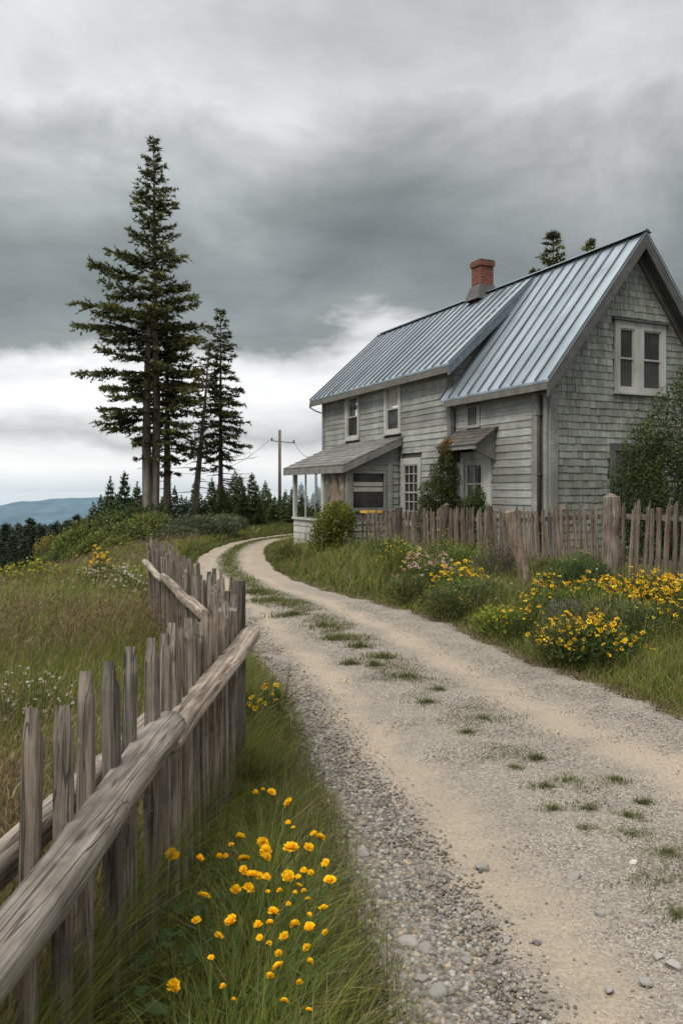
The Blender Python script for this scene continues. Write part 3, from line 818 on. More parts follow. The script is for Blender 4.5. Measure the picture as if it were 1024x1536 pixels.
    while z < 2.75:
        zt = z + .175; u1 = PU
        if zt > pz(PU) - .1: u1 = min(PU, (2.96 - .1 - zt) / kz)
        segs = [(.09, u1)]
        if z < hole[3] - .02 and zt > hole[2] + .02: segs = [(.09, hole[0]), (hole[1], u1)]
        for a, b in segs:
            if b - a < .02: continue
            c = R.uniform(.8, 1.08); f = [(PS0, a, z), (PS0 - .03, a, z), (PS0 - .006, a, zt + .01), (PS0, a, zt + .01)]
            mb.add(f + [(p[0], b, p[2]) for p in f], [(0,1,5,4),(1,2,6,5),(2,3,7,6),(0,3,2,1),(4,5,6,7),(0,4,7,3)], c)
        z = zt
    obj('porch_wall', mb.mesh('porch_side_wall'), M['paint'], pr)
    fr_ = win('u', hole[0], hole[1], hole[2], hole[3], PS0, sash=False, tw=.07, proud=.05, pane_top='pane', pane_bot='pane', tint=.75, trim='trim')
    mb = MB()
    for q, c in ((1.46, .30), (1.60, .45)): mb.box(PS0 - .0045, PS0 - .0025, hole[0] + .09, hole[1] - .09, q, q + .11, c)
    obj('blind', mb.mesh('blind_slats'), M['blind'], fr_)
    mb = MB(); mb.box(PS0 - .055, PS0 - .0, PU - .11, PU + .03, -.1, 2.0, .95); mb.box(PS0 - .052, PS0, .30, .44, -.1, 2.22, .9); mb.box(PS0 - .05, PS0, .441, PU - .111, 2.03, 2.12, .85)
    obj('porch_trim', mb.mesh('porch_trim'), M['trim'], pr)
    # low front wall
    mb = MB(); clap(mb, PS0 + .1, PS1, -.17, .62, (), u=PU - .03, pitch=.2); obj('porch_wall', mb.mesh('porch_front_wall'), M['white_trim'], pr)
    mb = MB(); clap(mb, .1, PU - .03, -.17, .62, (), u=PS1 - .03, axis='u', sgn=-1, pitch=.2); obj('porch_wall', mb.mesh('porch_end_wall'), M['white_trim'], pr)
    mb = MB(); mb.box(PS0 + .1, PS1 + .02, PU - .10, PU + .045, .621, .68, .98); mb.box(PS1 - .09, PS1 + .04, .1, PU - .101, .621, .68, .95)
    mb.box(PS0, PS1 - .05, .1, PU - .05, -.2, -.14, .6)
    mb.box(PS0 + .02, PS1 - .035, PU - .07, PU - .032, -.16, .615, .7); mb.box(PS1 - .08, PS1 - .034, .1, PU - .071, -.16, .615, .7)
    obj('porch_sill', mb.mesh('porch_sill'), M['white_trim'], pr)
    for (s, u, w) in ((PS1 - .06, PU - .04, .11), (PS0 + 1.52, PU - .04, .15), (PS1 - .06, .16, .09), (PS1 - .06, .9, .06), (PS0 + 2.9, PU - .04, .04)):
        mb = MB(); mb.box(s - w/2, s + w/2, u - w/2, u + w/2, .681, pz(u) - .15, .95)
        obj('porch_post', mb.mesh('porch_post'), M['white_trim'], pr)
    mb = MB(); mb.box(PS0 + 1.60, PS1 - .12, PU - .045, PU - .04, .69, 1.98); obj('porch_glazing', mb.mesh('porch_glazing'), M['clear'], pr)
    # rough bark-covered columns
    for (s, rr) in ((PS0 + .30, .20), (PS0 + .78, .24), (PS0 + 1.22, .17)):
        mb = MB(); pts = [(s + R.uniform(-.02,.02), PU - .16 + R.uniform(-.02,.02), -.1 + i * .16) for i in range(14)]
        mb.tube(pts, [rr * R.uniform(.93, 1.06) for _ in pts], 18, 1.0, True, .10, R)
        obj('porch_column', mb.mesh('bark_column'), M['rough_bark'], pr)
    return H
def mat_shingle():
    m = NT('grey_shingles'); v = m.coord()
    st = m.noise(m.map(v, (14, 30, 2.2)), 1.0, 5, .65); big = m.noise(v, .8, 5, .6)
    c = m.ramp(st, [(.25, (.14,.15,.134)), (.5, (.275,.29,.267)), (.78, (.39,.41,.38))])
    c = m.mix(m.ramp(big, [(.38, .6), (.62, 0.0)]), c, (.12,.122,.102))
    c = m.mix(1.0, c, m.attr(), 'MULTIPLY')
    return m.done(m.bsdf(c, .85, 0, m.bump(st, .4, .01), .2))
M['shingle'] = mat_shingle()
M['fascia2'] = mat_plain('grey_fascia', (.13,.124,.11), .8, nscale=4, amt=.35)
M['roof_edge'] = mat_plain('blue_grey_edge', (.12,.145,.165), .5, .3, .4)
M['trim_dark'] = mat_plain('porch_trim_grey', (.165,.16,.145), .8, nscale=4, amt=.35)
def mat_hood(name, c):
    m = NT(name); v = m.coord(); n = m.noise(m.map(v, (8, 3, 3)), 1.0, 6, .7)
    col = m.mix(1.0, m.ramp(n, [(.25, tuple(x*.5 for x in c)), (.75, tuple(x*1.5 for x in c))]), m.attr(), 'MULTIPLY')
    return m.done(m.bsdf(col, .9, 0, m.bump(n, .5, .01), .2))
M['hood'] = mat_hood('brown_shingle_hood', (.085,.076,.068)); M['hood_grey'] = mat_hood('grey_shingle_roof', (.15,.148,.138))
M['blind'] = mat_plain('cream_blind', (.34,.335,.30), .9, nscale=3, amt=.25)
M['rough_bark'] = mat_hood('rough_bark_column', (.17,.135,.105))
build_house()

# ------------------------------------------------------------------ fences
def picket_mesh(name, h, w, t, rnd, z0=-.12, point='left', n=6):
    """split picket: upright local z, w along local x, t along local y, uneven faces, hewn tip"""
    mb = MB(); vs = []; fs = []
    ring = [(-.5,-.5),(-.2,-.53),(.2,-.5),(.5,-.47),(.53,0),(.5,.5),(0,.54),(-.5,.5),(-.54,.05)]
    k = len(ring); off = [(rnd.uniform(-.06,.06), rnd.uniform(-.06,.06)) for _ in ring]
    bx, by = rnd.uniform(-.012,.012), rnd.uniform(-.008,.008)
    zs = [z0 + (h - z0 - .09) * i / (n - 1) for i in range(n)]
    for i, z in enumerate(zs):
        f = i / (n - 1); sc = 1.06 - .10 * f
        for (a, b), (da, db) in zip(ring, off):
            vs.append((w * sc * (a + da + rnd.uniform(-.012,.012)) + bx * math.sin(f * PI), t * sc * (b + db + rnd.uniform(-.015,.015)) + by * math.sin(f * PI), z))
    for i in range(n - 1):
        for j in range(k): j2 = (j + 1) % k; fs.append((i*k+j, i*k+j2, (i+1)*k+j2, (i+1)*k+j))
    base = (n - 1) * k; top = []
    cx = {'left': -.24, 'right': .24, 'mid': 0, 'flat': 0}[point]; nar = .24 if point != 'flat' else .9; hh = .09 if point != 'flat' else .02
    for j, ((a, b), (da, db)) in enumerate(zip(ring, off)):
        vs.append((w * ((a + da) * nar + cx * .9), t * (b + db) * (.8 if point != 'flat' else .95), h - .09 + hh * (1 - (.8 if point in ('left', 'right') else .3 if point == 'mid' else 0) * max(0, (a + .5) if cx <= 0 else (.5 - a)))))
    for j in range(k): j2 = (j + 1) % k; fs.append((base+j, base+j2, base+k+j2, base+k+j))
    fs.append(tuple(base + k + j for j in range(k))); fs.append(tuple(reversed(range(k))))
    mb.add(vs, fs, rnd.uniform(.85, 1.1)); return mb.mesh(name)

def rail_log(pts, rad, rnd, flat=.8, seg=26, n=14, knots=3):
    """hewn log rail; returns mesh in a local frame with x along it, plus location and rotation"""
    a, b = Vector(pts[0]), Vector(pts[-1]); d = b - a; L = d.length
    rot = d.to_track_quat('X', 'Z'); inv = rot.to_matrix().inverted()
    Pl = [inv @ (Vector(p) - a) for p in pts]; xs = [p.x for p in Pl]
    mb = MB(); vs = []; fs = []
    ph = [rnd.uniform(0, 6) for _ in range(6)]
    kn = [(rnd.uniform(.1, .9) * L, rnd.uniform(0, 2*PI), rnd.uniform(.015, .03)) for _ in range(knots)]
    for i in range(seg + 1):
        x = L * i / seg; y = float(np.interp(x, xs, [p.y for p in Pl])); z = float(np.interp(x, xs, [p.z for p in Pl]))
        y += .012 * math.sin(x * 3 + ph[0]); z += .012 * math.sin(x * 2.3 + ph[1])
        e = 1.0 - .10 * (i in (0, seg))
        for j in range(n):
            t = 2 * PI * j / n; c, s = math.cos(t), math.sin(t)
            r = rad * e * (1 + .06 * math.sin(2 * t + ph[2] + .5 * x) + .05 * math.sin(3 * t + ph[3] - x) + .025 * math.sin(5*t + 3*x + ph[4]) + rnd.uniform(-.012, .012))
            for (kx, kt, kr) in kn:
                dx = (x - kx) / .05; dt = (math.atan2(math.sin(t - kt), math.cos(t - kt))) / .45
                r += kr * .6 * math.exp(-dx * dx - dt * dt)
            zz = s * r; zz = max(min(zz, rad * flat), -rad * .95)
            vs.append((x, y + c * r * .92, z + zz))
    for i in range(seg):
        for j in range(n): j2 = (j + 1) % n; fs.append((i*n+j, i*n+j2, (i+1)*n+j2, (i+1)*n+j))
    fs.append(tuple(reversed(range(n)))); fs.append(tuple(seg*n + j for j in range(n)))
    mb.add(vs, fs, 1.0); return mb.mesh('rail', True), a, rot.to_euler()

def poly_at(P, s):
    for (a, b) in zip(P, P[1:]):
        l = math.dist(a, b)
        if s <= l: return (a[0] + (b[0]-a[0]) * s / l, a[1] + (b[1]-a[1]) * s / l, math.atan2(b[1]-a[1], b[0]-a[0]))
        s -= l
    a, b = P[-2], P[-1]; return (b[0], b[1], math.atan2(b[1]-a[1], b[0]-a[0]))
def poly_len(P): return sum(math.dist(a, b) for a, b in zip(P, P[1:]))

def left_fence():
    R = random.Random(21)
    P = [(-.92,.6),(-.83,1.3),(-.78,1.9),(-.70,2.9),(-.605,4.36)]
    F = thing('picket_fence', 'grey split picket fence in the foreground with a thick log rail on the road side', 'fence', (-.78, 1.9, 0))
    o0 = Vector((-.78, 1.9, 0)); s = .175; L = poly_len(P)
    while s < L - .03:
        x, y, a = poly_at(P, s); g = gz(x, y)
        w = R.uniform(.038, .054); t = R.uniform(.036, .048)
        h = float(np.interp(y, [1, 2.9, 4.3], [1.19, 1.19, 1.14])) - g + R.uniform(-.035, .035)
        me = picket_mesh('picket', h, w, t, R, -.15, R.choice(['left', 'left', 'right', 'mid']))
        obj('picket', me, M['wood_v'], F, Vector((x + R.uniform(-.008,.008), y, g)) - o0, (R.uniform(-.02,.02), R.uniform(-.02,.02), a + R.uniform(-.25,.25)))
        s += (.19 if y < 2.7 else (.145 if y < 3.3 else .10)) * R.uniform(.95, 1.05)
    # rails: road side in two straight lengths, field side in two
    rails = [([(-.765,.7,.775),(-.63,2.92,.856)], .063, 5),
             ([(-.632,2.80,.838),(-.535,4.55,.905)], .056, 3),
             ([(-.985,.7,.79),(-.80,2.7,.80)], .052, 2),
             ([(-.81,2.6,.79),(-.67,4.3,.84)], .05, 2)]
    for pts, rad, kn in rails:
        me, loc, rot = rail_log(pts, rad, R, .8, 40, 18, kn)
        obj('rail', me, M['wood_h'], F, loc - o0, rot)
    mb = MB(); mb.tube([(0,0,-.2),(0,.01,.5),(.005,0,1.23)], [.04,.038,.036], 10, .5, True, .08, R)
    obj('post', mb.mesh('post'), M['wood_v'], F, Vector((-.592, 4.47, 0)) - o0)
    # back stretch, turning away across the field
    Q = [(-.64,4.52),(-1.35,6.55),(-2.22,9.0)]
    G = thing('picket_fence', 'farther stretch of grey picket fence seen from its field side, beyond the corner post', 'fence', (-.64, 4.52, 0))
    o1 = Vector((-.64, 4.52, 0)); s = .04; L = poly_len(Q)
    var = [picket_mesh('picket', 1.0, R.uniform(.036,.055), R.uniform(.02,.032), R, -.15, R.choice(['left','right','mid','flat']), 4) for _ in range(10)]
    while s < L:
        x, y, a = poly_at(Q, s); g = gz(x, y); h = 1.185 - g + R.uniform(-.05, .05)
        obj('picket', R.choice(var), M['wood_v'], G, Vector((x, y, g)) - o1, (R.uniform(-.04,.04), R.uniform(-.06,.06), a + R.uniform(-.1,.1)), (1, 1, h))
        s += .058 * R.uniform(.8, 1.25)
    for pts, rad in (([(-.80,4.75,.935),(-1.08,5.55,.95)], .042), ([(-1.06,5.45,.945),(-1.62,7.1,.945)], .042), ([(-1.60,7.0,.935),(-2.235,8.80,.925)], .036)):
        me, loc, rot = rail_log(pts, rad, R, .85, 30, 12, 2); obj('rail', me, M['wood_h'], G, loc - o1, rot)
    mb = MB(); mb.tube([(0,0,-.2),(0,.01,.5),(.005,0,1.15)], .04, 9, .8, True, .1, R); obj('post', mb.mesh('post'), M['wood_v'], G, Vector((-1.62,7.3,0)) - o1)
left_fence()

def right_fence():
    R = random.Random(33)
    P = [(5.7,7.2),(4.48,9.5),(3.85,10.95),(3.0,13.3),(2.2,16.4),(1.4,18.9),(.42,19.35)]
    tops = [(7.2,1.66),(9.5,1.61),(10.95,1.60),(13.3,1.45),(16.4,1.37),(18.9,1.25),(19.35,1.22)]
    top = lambda y: float(np.interp(y, [t[0] for t in tops], [t[1] for t in tops]))
    o0 = Vector((3.85, 10.95, 0))
    F = thing('picket_fence', 'old brown picket fence on round posts in front of the house', 'fence', (3.85, 10.95, 0))
    var = [picket_mesh('picket', 1.0, R.uniform(.056,.070), R.uniform(.018,.026), R, -.1, R.choice(['flat','flat','mid','left']), 4) for _ in range(10)]
    s = 1.6; L = poly_len(P); lean = 0; n = 0
    while s < L and n < 99:
        x, y, a = poly_at(P, s); g = gz(x, y); h = top(y) - g + R.uniform(-.035, .035)
        lean = .8 * lean + R.uniform(-.018, .018)
        if R.random() > .012:
            me = R.choice(var)
            obj('picket', me, M['wood_far'], F, Vector((x, y, g)) - o0, (R.uniform(-.03,.03), lean + R.uniform(-.02,.02) + (.05 if y > 10.9 else -.05), a + R.uniform(-.06,.06)), (1, 1, h)); n += 1
        s += (.110 if y > 13 else .126) * R.uniform(.93, 1.08)
    for (a, b) in zip(P, P[1:]):
        for dz in (.22, .82):
            za, zb = top(a[1]) - dz, top(b[1]) - dz
            nx, ny = (b[1]-a[1]), -(b[0]-a[0]); l = math.hypot(nx, ny); nx, ny = nx/l*.035, ny/l*.035
            mb = MB(); d = Vector((b[0]-a[0], b[1]-a[1], zb-za)); ll = d.length
            mb.beam((0,0,0), (ll,0,0), .035, .075, (0,0,1), .75)
            obj('rail', mb.mesh('rail'), M['wood_hb'], F, Vector((a[0]+nx, a[1]+ny, za)) - o0, d.to_track_quat('X','Z').to_euler())
    for (x, y, r, dz, c) in ((3.80,10.90,.118,.05,.95),(2.17,16.3,.095,.06,.8),(1.38,18.75,.095,.06,.75),(2.72,14.2,.055,.03,.9)):
        g = gz(x, y); h = top(y) - g + dz; mb = MB()
        mb.tube([(R.uniform(-.015,.015), R.uniform(-.015,.015), -.3 + (h + .3) * i / 6) for i in range(7)] + [(0, 0, h + .012)], [r*1.05,r*1.02,r,r*.99,r*1.0,r*.97,r*.96,r*.6], 14, c, True, .05, R)
        obj('post', mb.mesh('post'), M['wood_far'], F, Vector((x, y, g)) - o0)
    # leaning loose post in the flower bank
    x, y = 2.63, 11.0; g = gz(x, y); mb = MB()
    mb.tube([(0,0,-.3),(-.03,.0,.3),(-.14,.0,.75),(-.235,.0,1.21),(-.24,.0,1.235)], [.09,.088,.085,.082,.05], 12, 1.0, True, .06, R)
    p = obj('fence_post', mb.mesh('fence_post'), M['wood_far'], None, (x, y, g))
    tag(p, 'loose grey post leaning to the left in front of the brown picket fence', 'post')
M['wood_hb'] = mat_wood('fence_rail_brown', 0, (.06,.047,.036), (.15,.122,.096), (.25,.215,.175))
right_fence()

# ------------------------------------------------------------------ vegetation builders
def rot_any(v, ax, ang):
    """Rodrigues rotation of rows v about unit rows ax"""
    c = np.cos(ang)[:, None]; s = np.sin(ang)[:, None]
    return v * c + np.cross(ax, v) * s + ax * (np.sum(ax * v, 1)[:, None]) * (1 - c)
def unit(v): return v / np.maximum(np.linalg.norm(v, axis=-1, keepdims=True), 1e-9)

class Foliage:
    def __init__(s): s.tv = []; s.tc = []; s.n = 0
    def tris(s, base, dirv, side, L, wd, col):
        """pointed sprigs: triangles from base along dirv"""
        a = base - side * wd[:, None] / 2; b = base + side * wd[:, None] / 2; c = base + dirv * L[:, None]
        s.tv.append(np.stack([a, b, c], 1).reshape(-1, 3)); s.tc.append(np.repeat(col, 3, 0))
    def mesh(s, name):
        v = np.concatenate(s.tv); c = np.concatenate(s.tc)
        return mesh_np(name, v, tris=np.arange(len(v)).reshape(-1, 3), col=c)

def conifer(seed, H, prof, zlo, nlev, per=5, tilt=(.5, -.25), droop=.25, sprig=.16, dens=1.0, col=(.082,.092,.038), az_mul=None, bare=.15, trunk_r=.2, stem=None, twig_f=.38, irregular=.25, light=(.21,.205,.075), stubs=0):
    """returns (trunk mesh, limb mesh, needle mesh). prof(f) radius at height fraction f of the crown (0 base..1 top)"""
    g = np.random.default_rng(seed); R = random.Random(seed)
    st = stem or [(0,0,0),(0,0,H)]
    sx = lambda z: np.array([np.interp(z, [p[2] for p in st], [p[0] for p in st]), np.interp(z, [p[2] for p in st], [p[1] for p in st]), z])
    tr = MB(); nz = 16
    tr.tube([sx(H * i / nz) if i else sx(0) - np.array([0,0,.4]) for i in range(nz + 1)],
            [trunk_r * (1.35 if i == 0 else 1) * max(.06, (1 - i / nz) ** .8) for i in range(nz + 1)], 10, 1.0, True, .05, R)
    lm = MB(); F = Foliage()
    zs = zlo + (H - zlo) * (np.linspace(0, 1, nlev) ** .92); zs[-1] = H * .99
    for zi in zs:
        f = (zi - zlo) / (H - zlo); npb = max(3, int(round(per * (1 if f < .8 else .8)))); a0 = g.uniform(0, 2*PI)
        for b in range(npb):
            az = a0 + 2 * PI * b / npb + g.normal(0, .25); z = zi + g.normal(0, .25) * (H - zlo) / nlev
            z = min(max(z, zlo * .9), H * .985)
            Lb = prof(min(max((z - zlo) / (H - zlo), 0), 1)) * g.uniform(1 - irregular * 1.6, 1 + irregular * .6)
            if az_mul is not None: Lb *= az_mul(az, z)
            if Lb < .08: continue
            el = tilt[1] + (tilt[0] - tilt[1]) * f ** 1.3 + g.normal(0, .08)
            dr = droop * (1 - f) * g.uniform(.5, 1.3)
            t = np.linspace(0, 1, 8); h = np.array([math.cos(az), math.sin(az), 0])
            bend = g.normal(0, .08); sdv = np.array([-h[1], h[0], 0])
            pts = sx(z)[None] + h[None] * (Lb * t * math.cos(el))[:, None] + sdv[None] * (bend * Lb * t ** 2)[:, None]
            pts[:, 2] += Lb * (math.sin(el) * t - dr * t ** 1.6 + .55 * dr * t ** 3.5)
            rb = .012 + .014 * Lb
            if Lb > .35: lm.tube(pts, [rb * (1 - .85 * x) for x in t], 4, .9, False)
            # twigs on both sides, mostly in the plane of the limb
            nt = max(5, int(Lb / sprig * 2.6 * dens))
            bare_ = bare * (1 - f) ** .7; tt = bare_ + (1 - bare_) * np.sort(g.uniform(0, 1, nt)) ** .85
            P = np.stack([np.interp(tt, t, pts[:, k]) for k in range(3)], 1)
            D = unit(np.stack([np.interp(np.minimum(tt + .05, 1), t, pts[:, k]) - np.interp(tt - .05, t, pts[:, k]) for k in range(3)], 1))
            up = np.array([0, 0, 1.0])[None]; sd = unit(np.cross(D, up)); sg = np.where(g.random(nt) < .5, -1., 1.)[:, None]
            tl = (Lb * twig_f * (1.05 - .75 * tt) + sprig * .7) * g.uniform(.45, 1.15, nt)
            T = unit(D * g.uniform(.45, .9, (nt, 1)) + sd * sg * g.uniform(.5, 1.0, (nt, 1)) + up * g.normal(-.05, .18, (nt, 1)))
            ns = np.maximum(3, (tl / sprig * 6.0 * dens).astype(int)); ii = np.repeat(np.arange(nt), ns); m = len(ii)
            u = g.uniform(.05, 1.0, m)
            B = P[ii] + T[ii] * (tl[ii] * u)[:, None]; B[:, 2] -= .12 * tl[ii] * u ** 2
            d2 = unit(T[ii] * .9 + g.normal(0, .55, (m, 3)) + np.array([0, 0, .12]))
            sdd = unit(np.cross(d2, g.normal(0, 1, (m, 3))))
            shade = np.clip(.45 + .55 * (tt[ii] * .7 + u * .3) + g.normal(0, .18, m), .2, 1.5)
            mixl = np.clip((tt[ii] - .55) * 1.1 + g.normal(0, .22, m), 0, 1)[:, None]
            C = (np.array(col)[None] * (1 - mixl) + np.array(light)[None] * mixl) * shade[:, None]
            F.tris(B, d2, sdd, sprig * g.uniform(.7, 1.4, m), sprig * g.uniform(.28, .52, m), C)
    for _ in range(stubs):
        z = g.uniform(.15 * H, zlo * 1.15); az = g.uniform(0, 2*PI); l = g.uniform(.4, 1.3); h = np.array([math.cos(az), math.sin(az), g.uniform(-.25, .2)])
        p = sx(z); lm.tube([p, p + h * l * .5, p + h * l + np.array([0,0,g.uniform(-.2,.1)])], [.022,.015,.006], 4, .8, False)
    # leading shoot
    m = 40; u = g.uniform(.93, 1.0, m); B = np.stack([sx(H * x) for x in u]); d = unit(g.normal(0, 1, (m, 3)) * [1,1,.3] + [0,0,1.2])
    F.tris(B, d, unit(np.cross(d, g.normal(0, 1, (m, 3)))), sprig * g.uniform(.6, 1.2, m), sprig * g.uniform(.2, .4, m), np.tile(np.array(col), (m, 1)))
    return tr.mesh('trunk', True), (lm.mesh('limbs', True) if lm.v else None), F.mesh('crown')

def put_conifer(meshes, loc, label, cat='tree', group=None, name='conifer_tree', rotz=0., scale=1.):
    t, l, c = meshes
    T = thing(name, label, cat, loc, (0, 0, rotz), group, (scale,) * 3 if not hasattr(scale, '__len__') else scale)
    obj('trunk', t, M['bark'], T)
    cr = obj('crown', c, M['needles'], T)
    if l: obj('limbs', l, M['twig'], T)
    return T

def leaf_mesh(seed, lobes, n, size, cols, up=.35, shell=.55, droop=0.0, aspect=.5, flat=.0):
    """leaves spread through ellipsoid lobes (cx,cy,cz,rx,ry,rz); folded leaf of two triangles"""
    g = np.random.default_rng(seed)
    vol = np.array([l[3] * l[4] * l[5] for l in lobes]) ** .75; k = g.choice(len(lobes), n, p=vol / vol.sum())
    L = np.array(lobes)[k]
    d = unit(g.normal(0, 1, (n, 3))); r = np.where(g.random(n) < shell, g.uniform(.78, 1.06, n), g.uniform(.1, 1, n) ** .5)
    lump = 1 + .16 * wob(d[:, 0] * 3 + L[:, 0], d[:, 1] * 3 + d[:, 2] * 2.3, 2.0, seed) + .08 * wob(d[:, 0] * 8, d[:, 2] * 8 + d[:, 1] * 5, 1.0, seed + 1)
    P = L[:, :3] + d * r[:, None] * lump[:, None] * L[:, 3:6]
    ax = unit(d * .8 + g.normal(0, .7, (n, 3)) + [0, 0, up]); ax[:, 2] -= droop; ax = unit(ax)
    s = unit(np.cross(ax, g.normal(0, 1, (n, 3)))); nn = np.cross(s, ax)
    ln = size * g.uniform(.6, 1.3, n); w = ln * aspect * g.uniform(.8, 1.2, n)
    tip = P + ax * ln[:, None]; m = P + ax * (ln * .45)[:, None]
    a = m + s * (w / 2)[:, None] + nn * (w * .18)[:, None]; b = m - s * (w / 2)[:, None] + nn * (w * .18)[:, None]
    V = np.stack([P, a, tip, b], 1).reshape(-1, 3)
    cc = np.array(cols)[g.choice(len(cols), n)]
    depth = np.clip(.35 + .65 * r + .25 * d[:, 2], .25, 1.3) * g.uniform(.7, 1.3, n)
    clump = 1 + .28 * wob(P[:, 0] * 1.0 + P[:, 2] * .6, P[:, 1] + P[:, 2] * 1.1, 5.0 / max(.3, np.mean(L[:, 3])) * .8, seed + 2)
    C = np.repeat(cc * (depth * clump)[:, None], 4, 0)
    i = np.arange(n)[:, None] * 4
    T = np.concatenate([i + [0, 1, 2], i + [0, 2, 3]], 0)
    return mesh_np('foliage', V, tris=T, col=C)

def stems_mesh(seed, lobes, n, r=.012, base_r=.1):
    R = random.Random(seed); mb = MB()
    for i in range(n):
        l = R.choice(lobes); d = Vector((R.gauss(0, 1), R.gauss(0, 1), R.gauss(.3, 1))).normalized()
        tip = Vector((l[0] + d.x * l[3] * .9, l[1] + d.y * l[4] * .9, l[2] + d.z * l[5] * .9)); b = Vector((R.uniform(-base_r, base_r), R.uniform(-base_r, base_r), -.1))
        mid = b.lerp(tip, .5) + Vector((R.uniform(-.1,.1), R.uniform(-.1,.1), .08)) * l[3]
        mb.tube([b, b.lerp(mid, .6) , mid, tip], [r * 1.6, r * 1.3, r, r * .4], 5, .9, False)
    return mb.mesh('stems', True)

def shrub(name, label, cat, loc, seed, lobes, n, size, cols, group=None, stems=14, stem_r=.012, **kw):
    T = thing(name, label, cat, loc, (0,0,0), group)
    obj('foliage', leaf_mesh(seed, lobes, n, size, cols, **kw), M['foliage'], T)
    if stems: obj('stems', stems_mesh(seed, lobes, stems, stem_r), M['twig'], T)
    return T

def blades(seed, x, y, h, w, cols, lean=.35, lev=3, z=None, wind=(.12, .02)):
    """curved tapering grass blades as one mesh"""
    g = np.random.default_rng(seed); n = len(x)
    z = ground_z(x, y) if z is None else z
    az = g.uniform(0, 2*PI, n); ln = np.abs(g.normal(lean, lean * .6, n)); dirx, diry = np.cos(az), np.sin(az)
    fa = g.uniform(0, 2*PI, n); sx_, sy_ = np.cos(fa), np.sin(fa)
    V = []; C = []
    for i in range(lev):
        t = i / (lev - 1); off = ln * h * t ** 2; wd = w * (1 - t ** 1.6)
        px = x + (dirx * off + wind[0] * h * t ** 2); py = y + (diry * off + wind[1] * h * t ** 2); pz = z - .02 + h * (t - .25 * np.minimum(ln, 1.2) * t ** 2)
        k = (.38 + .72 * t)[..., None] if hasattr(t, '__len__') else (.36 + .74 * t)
        cc = cols * k  # blades darkened towards the foot: contact shade painted into their colour
        if i < lev - 1:
            V += [np.stack([px - sx_ * wd / 2, py - sy_ * wd / 2, pz], 1), np.stack([px + sx_ * wd / 2, py + sy_ * wd / 2, pz], 1)]; C += [cc, cc]
        else: V.append(np.stack([px, py, pz], 1)); C.append(cc)
    m = 2 * (lev - 1) + 1
    V = np.stack(V, 1).reshape(-1, 3); C = np.stack(C, 1).reshape(-1, 3); b = np.arange(n)[:, None] * m
    Q = np.concatenate([b + [2*i, 2*i+1, 2*i+3, 2*i+2] for i in range(lev - 2)], 0) if lev > 2 else None
    T = b + [2*(lev-2), 2*(lev-2)+1, m - 1]
    return V, T, Q, C

def merge_mesh(name, parts):
    V = []; T = []; Q = []; C = []; o = 0
    for v, t, q, c in parts:
        V.append(v); C.append(c); T.append(t + o)
        if q is not None: Q.append(q + o)
        o += len(v)
    return mesh_np(name, np.concatenate(V), np.concatenate(T), np.concatenate(Q) if Q else None, np.concatenate(C))

GREEN = np.array([[.150,.190,.033],[.200,.232,.048],[.102,.142,.027],[.245,.245,.072]])
DRY = np.array([[.30,.245,.13],[.25,.20,.105],[.36,.30,.18]])
RED = np.array([[.23,.14,.085],[.27,.18,.115],[.20,.125,.075]])
def pick(g, pal, n): return pal[g.choice(len(pal), n)] * g.uniform(.75, 1.25, (n, 1))
def mixcols(g, x, y, f_dry=.25, f_red=0.0, s=0):
    n = len(x); c = pick(g, GREEN, n); k = .5 + .5 * wob(x, y, .8, s) + .35 * wob(x, y, 2.6, s + 1)
    r = g.random(n); dry = r < f_dry * (.4 + 1.2 * k); c[dry] = pick(g, DRY, n)[dry]
    red = (g.random(n) < f_red * np.clip(1.6 - 1.8 * k, 0, 2)); c[red] = pick(g, RED, n)[red]
    return c

FENCE_Y = np.array([.6,1.3,1.9,2.9,4.36,6.55,9.0,11.5]); FENCE_X = np.array([-.92,-.83,-.78,-.70,-.605,-1.35,-2.22,-3.1])
fence_x = lambda y: np.interp(y, FENCE_Y, FENCE_X)
def in_house(x, y, pad=.0):
    dx, dy = x - HC[0], y - HC[1]; s = dx * LS.x + dy * LS.y; u = dx * -.906 + dy * -.423
    return ((s > -pad) & (s < 11.2 + pad) & (u > -4.6 - pad) & (u < pad)) | ((s > 5.9 - pad) & (s < 9.9 + pad) & (u > -1) & (u < 1.75 + pad))

def sample(g, n, y0, y1, xl, xr, pw=1.0):
    """points in the wedge the camera looks into, denser near: y ~ y^-pw"""
    u = g.random(n)
    y = (y0 ** (1 - pw + 1e-6) + u * (y1 ** (1 - pw + 1e-6) - y0 ** (1 - pw + 1e-6))) ** (1 / (1 - pw + 1e-6))
    a, b = xl(y), xr(y); return a + (b - a) * g.random(n), y

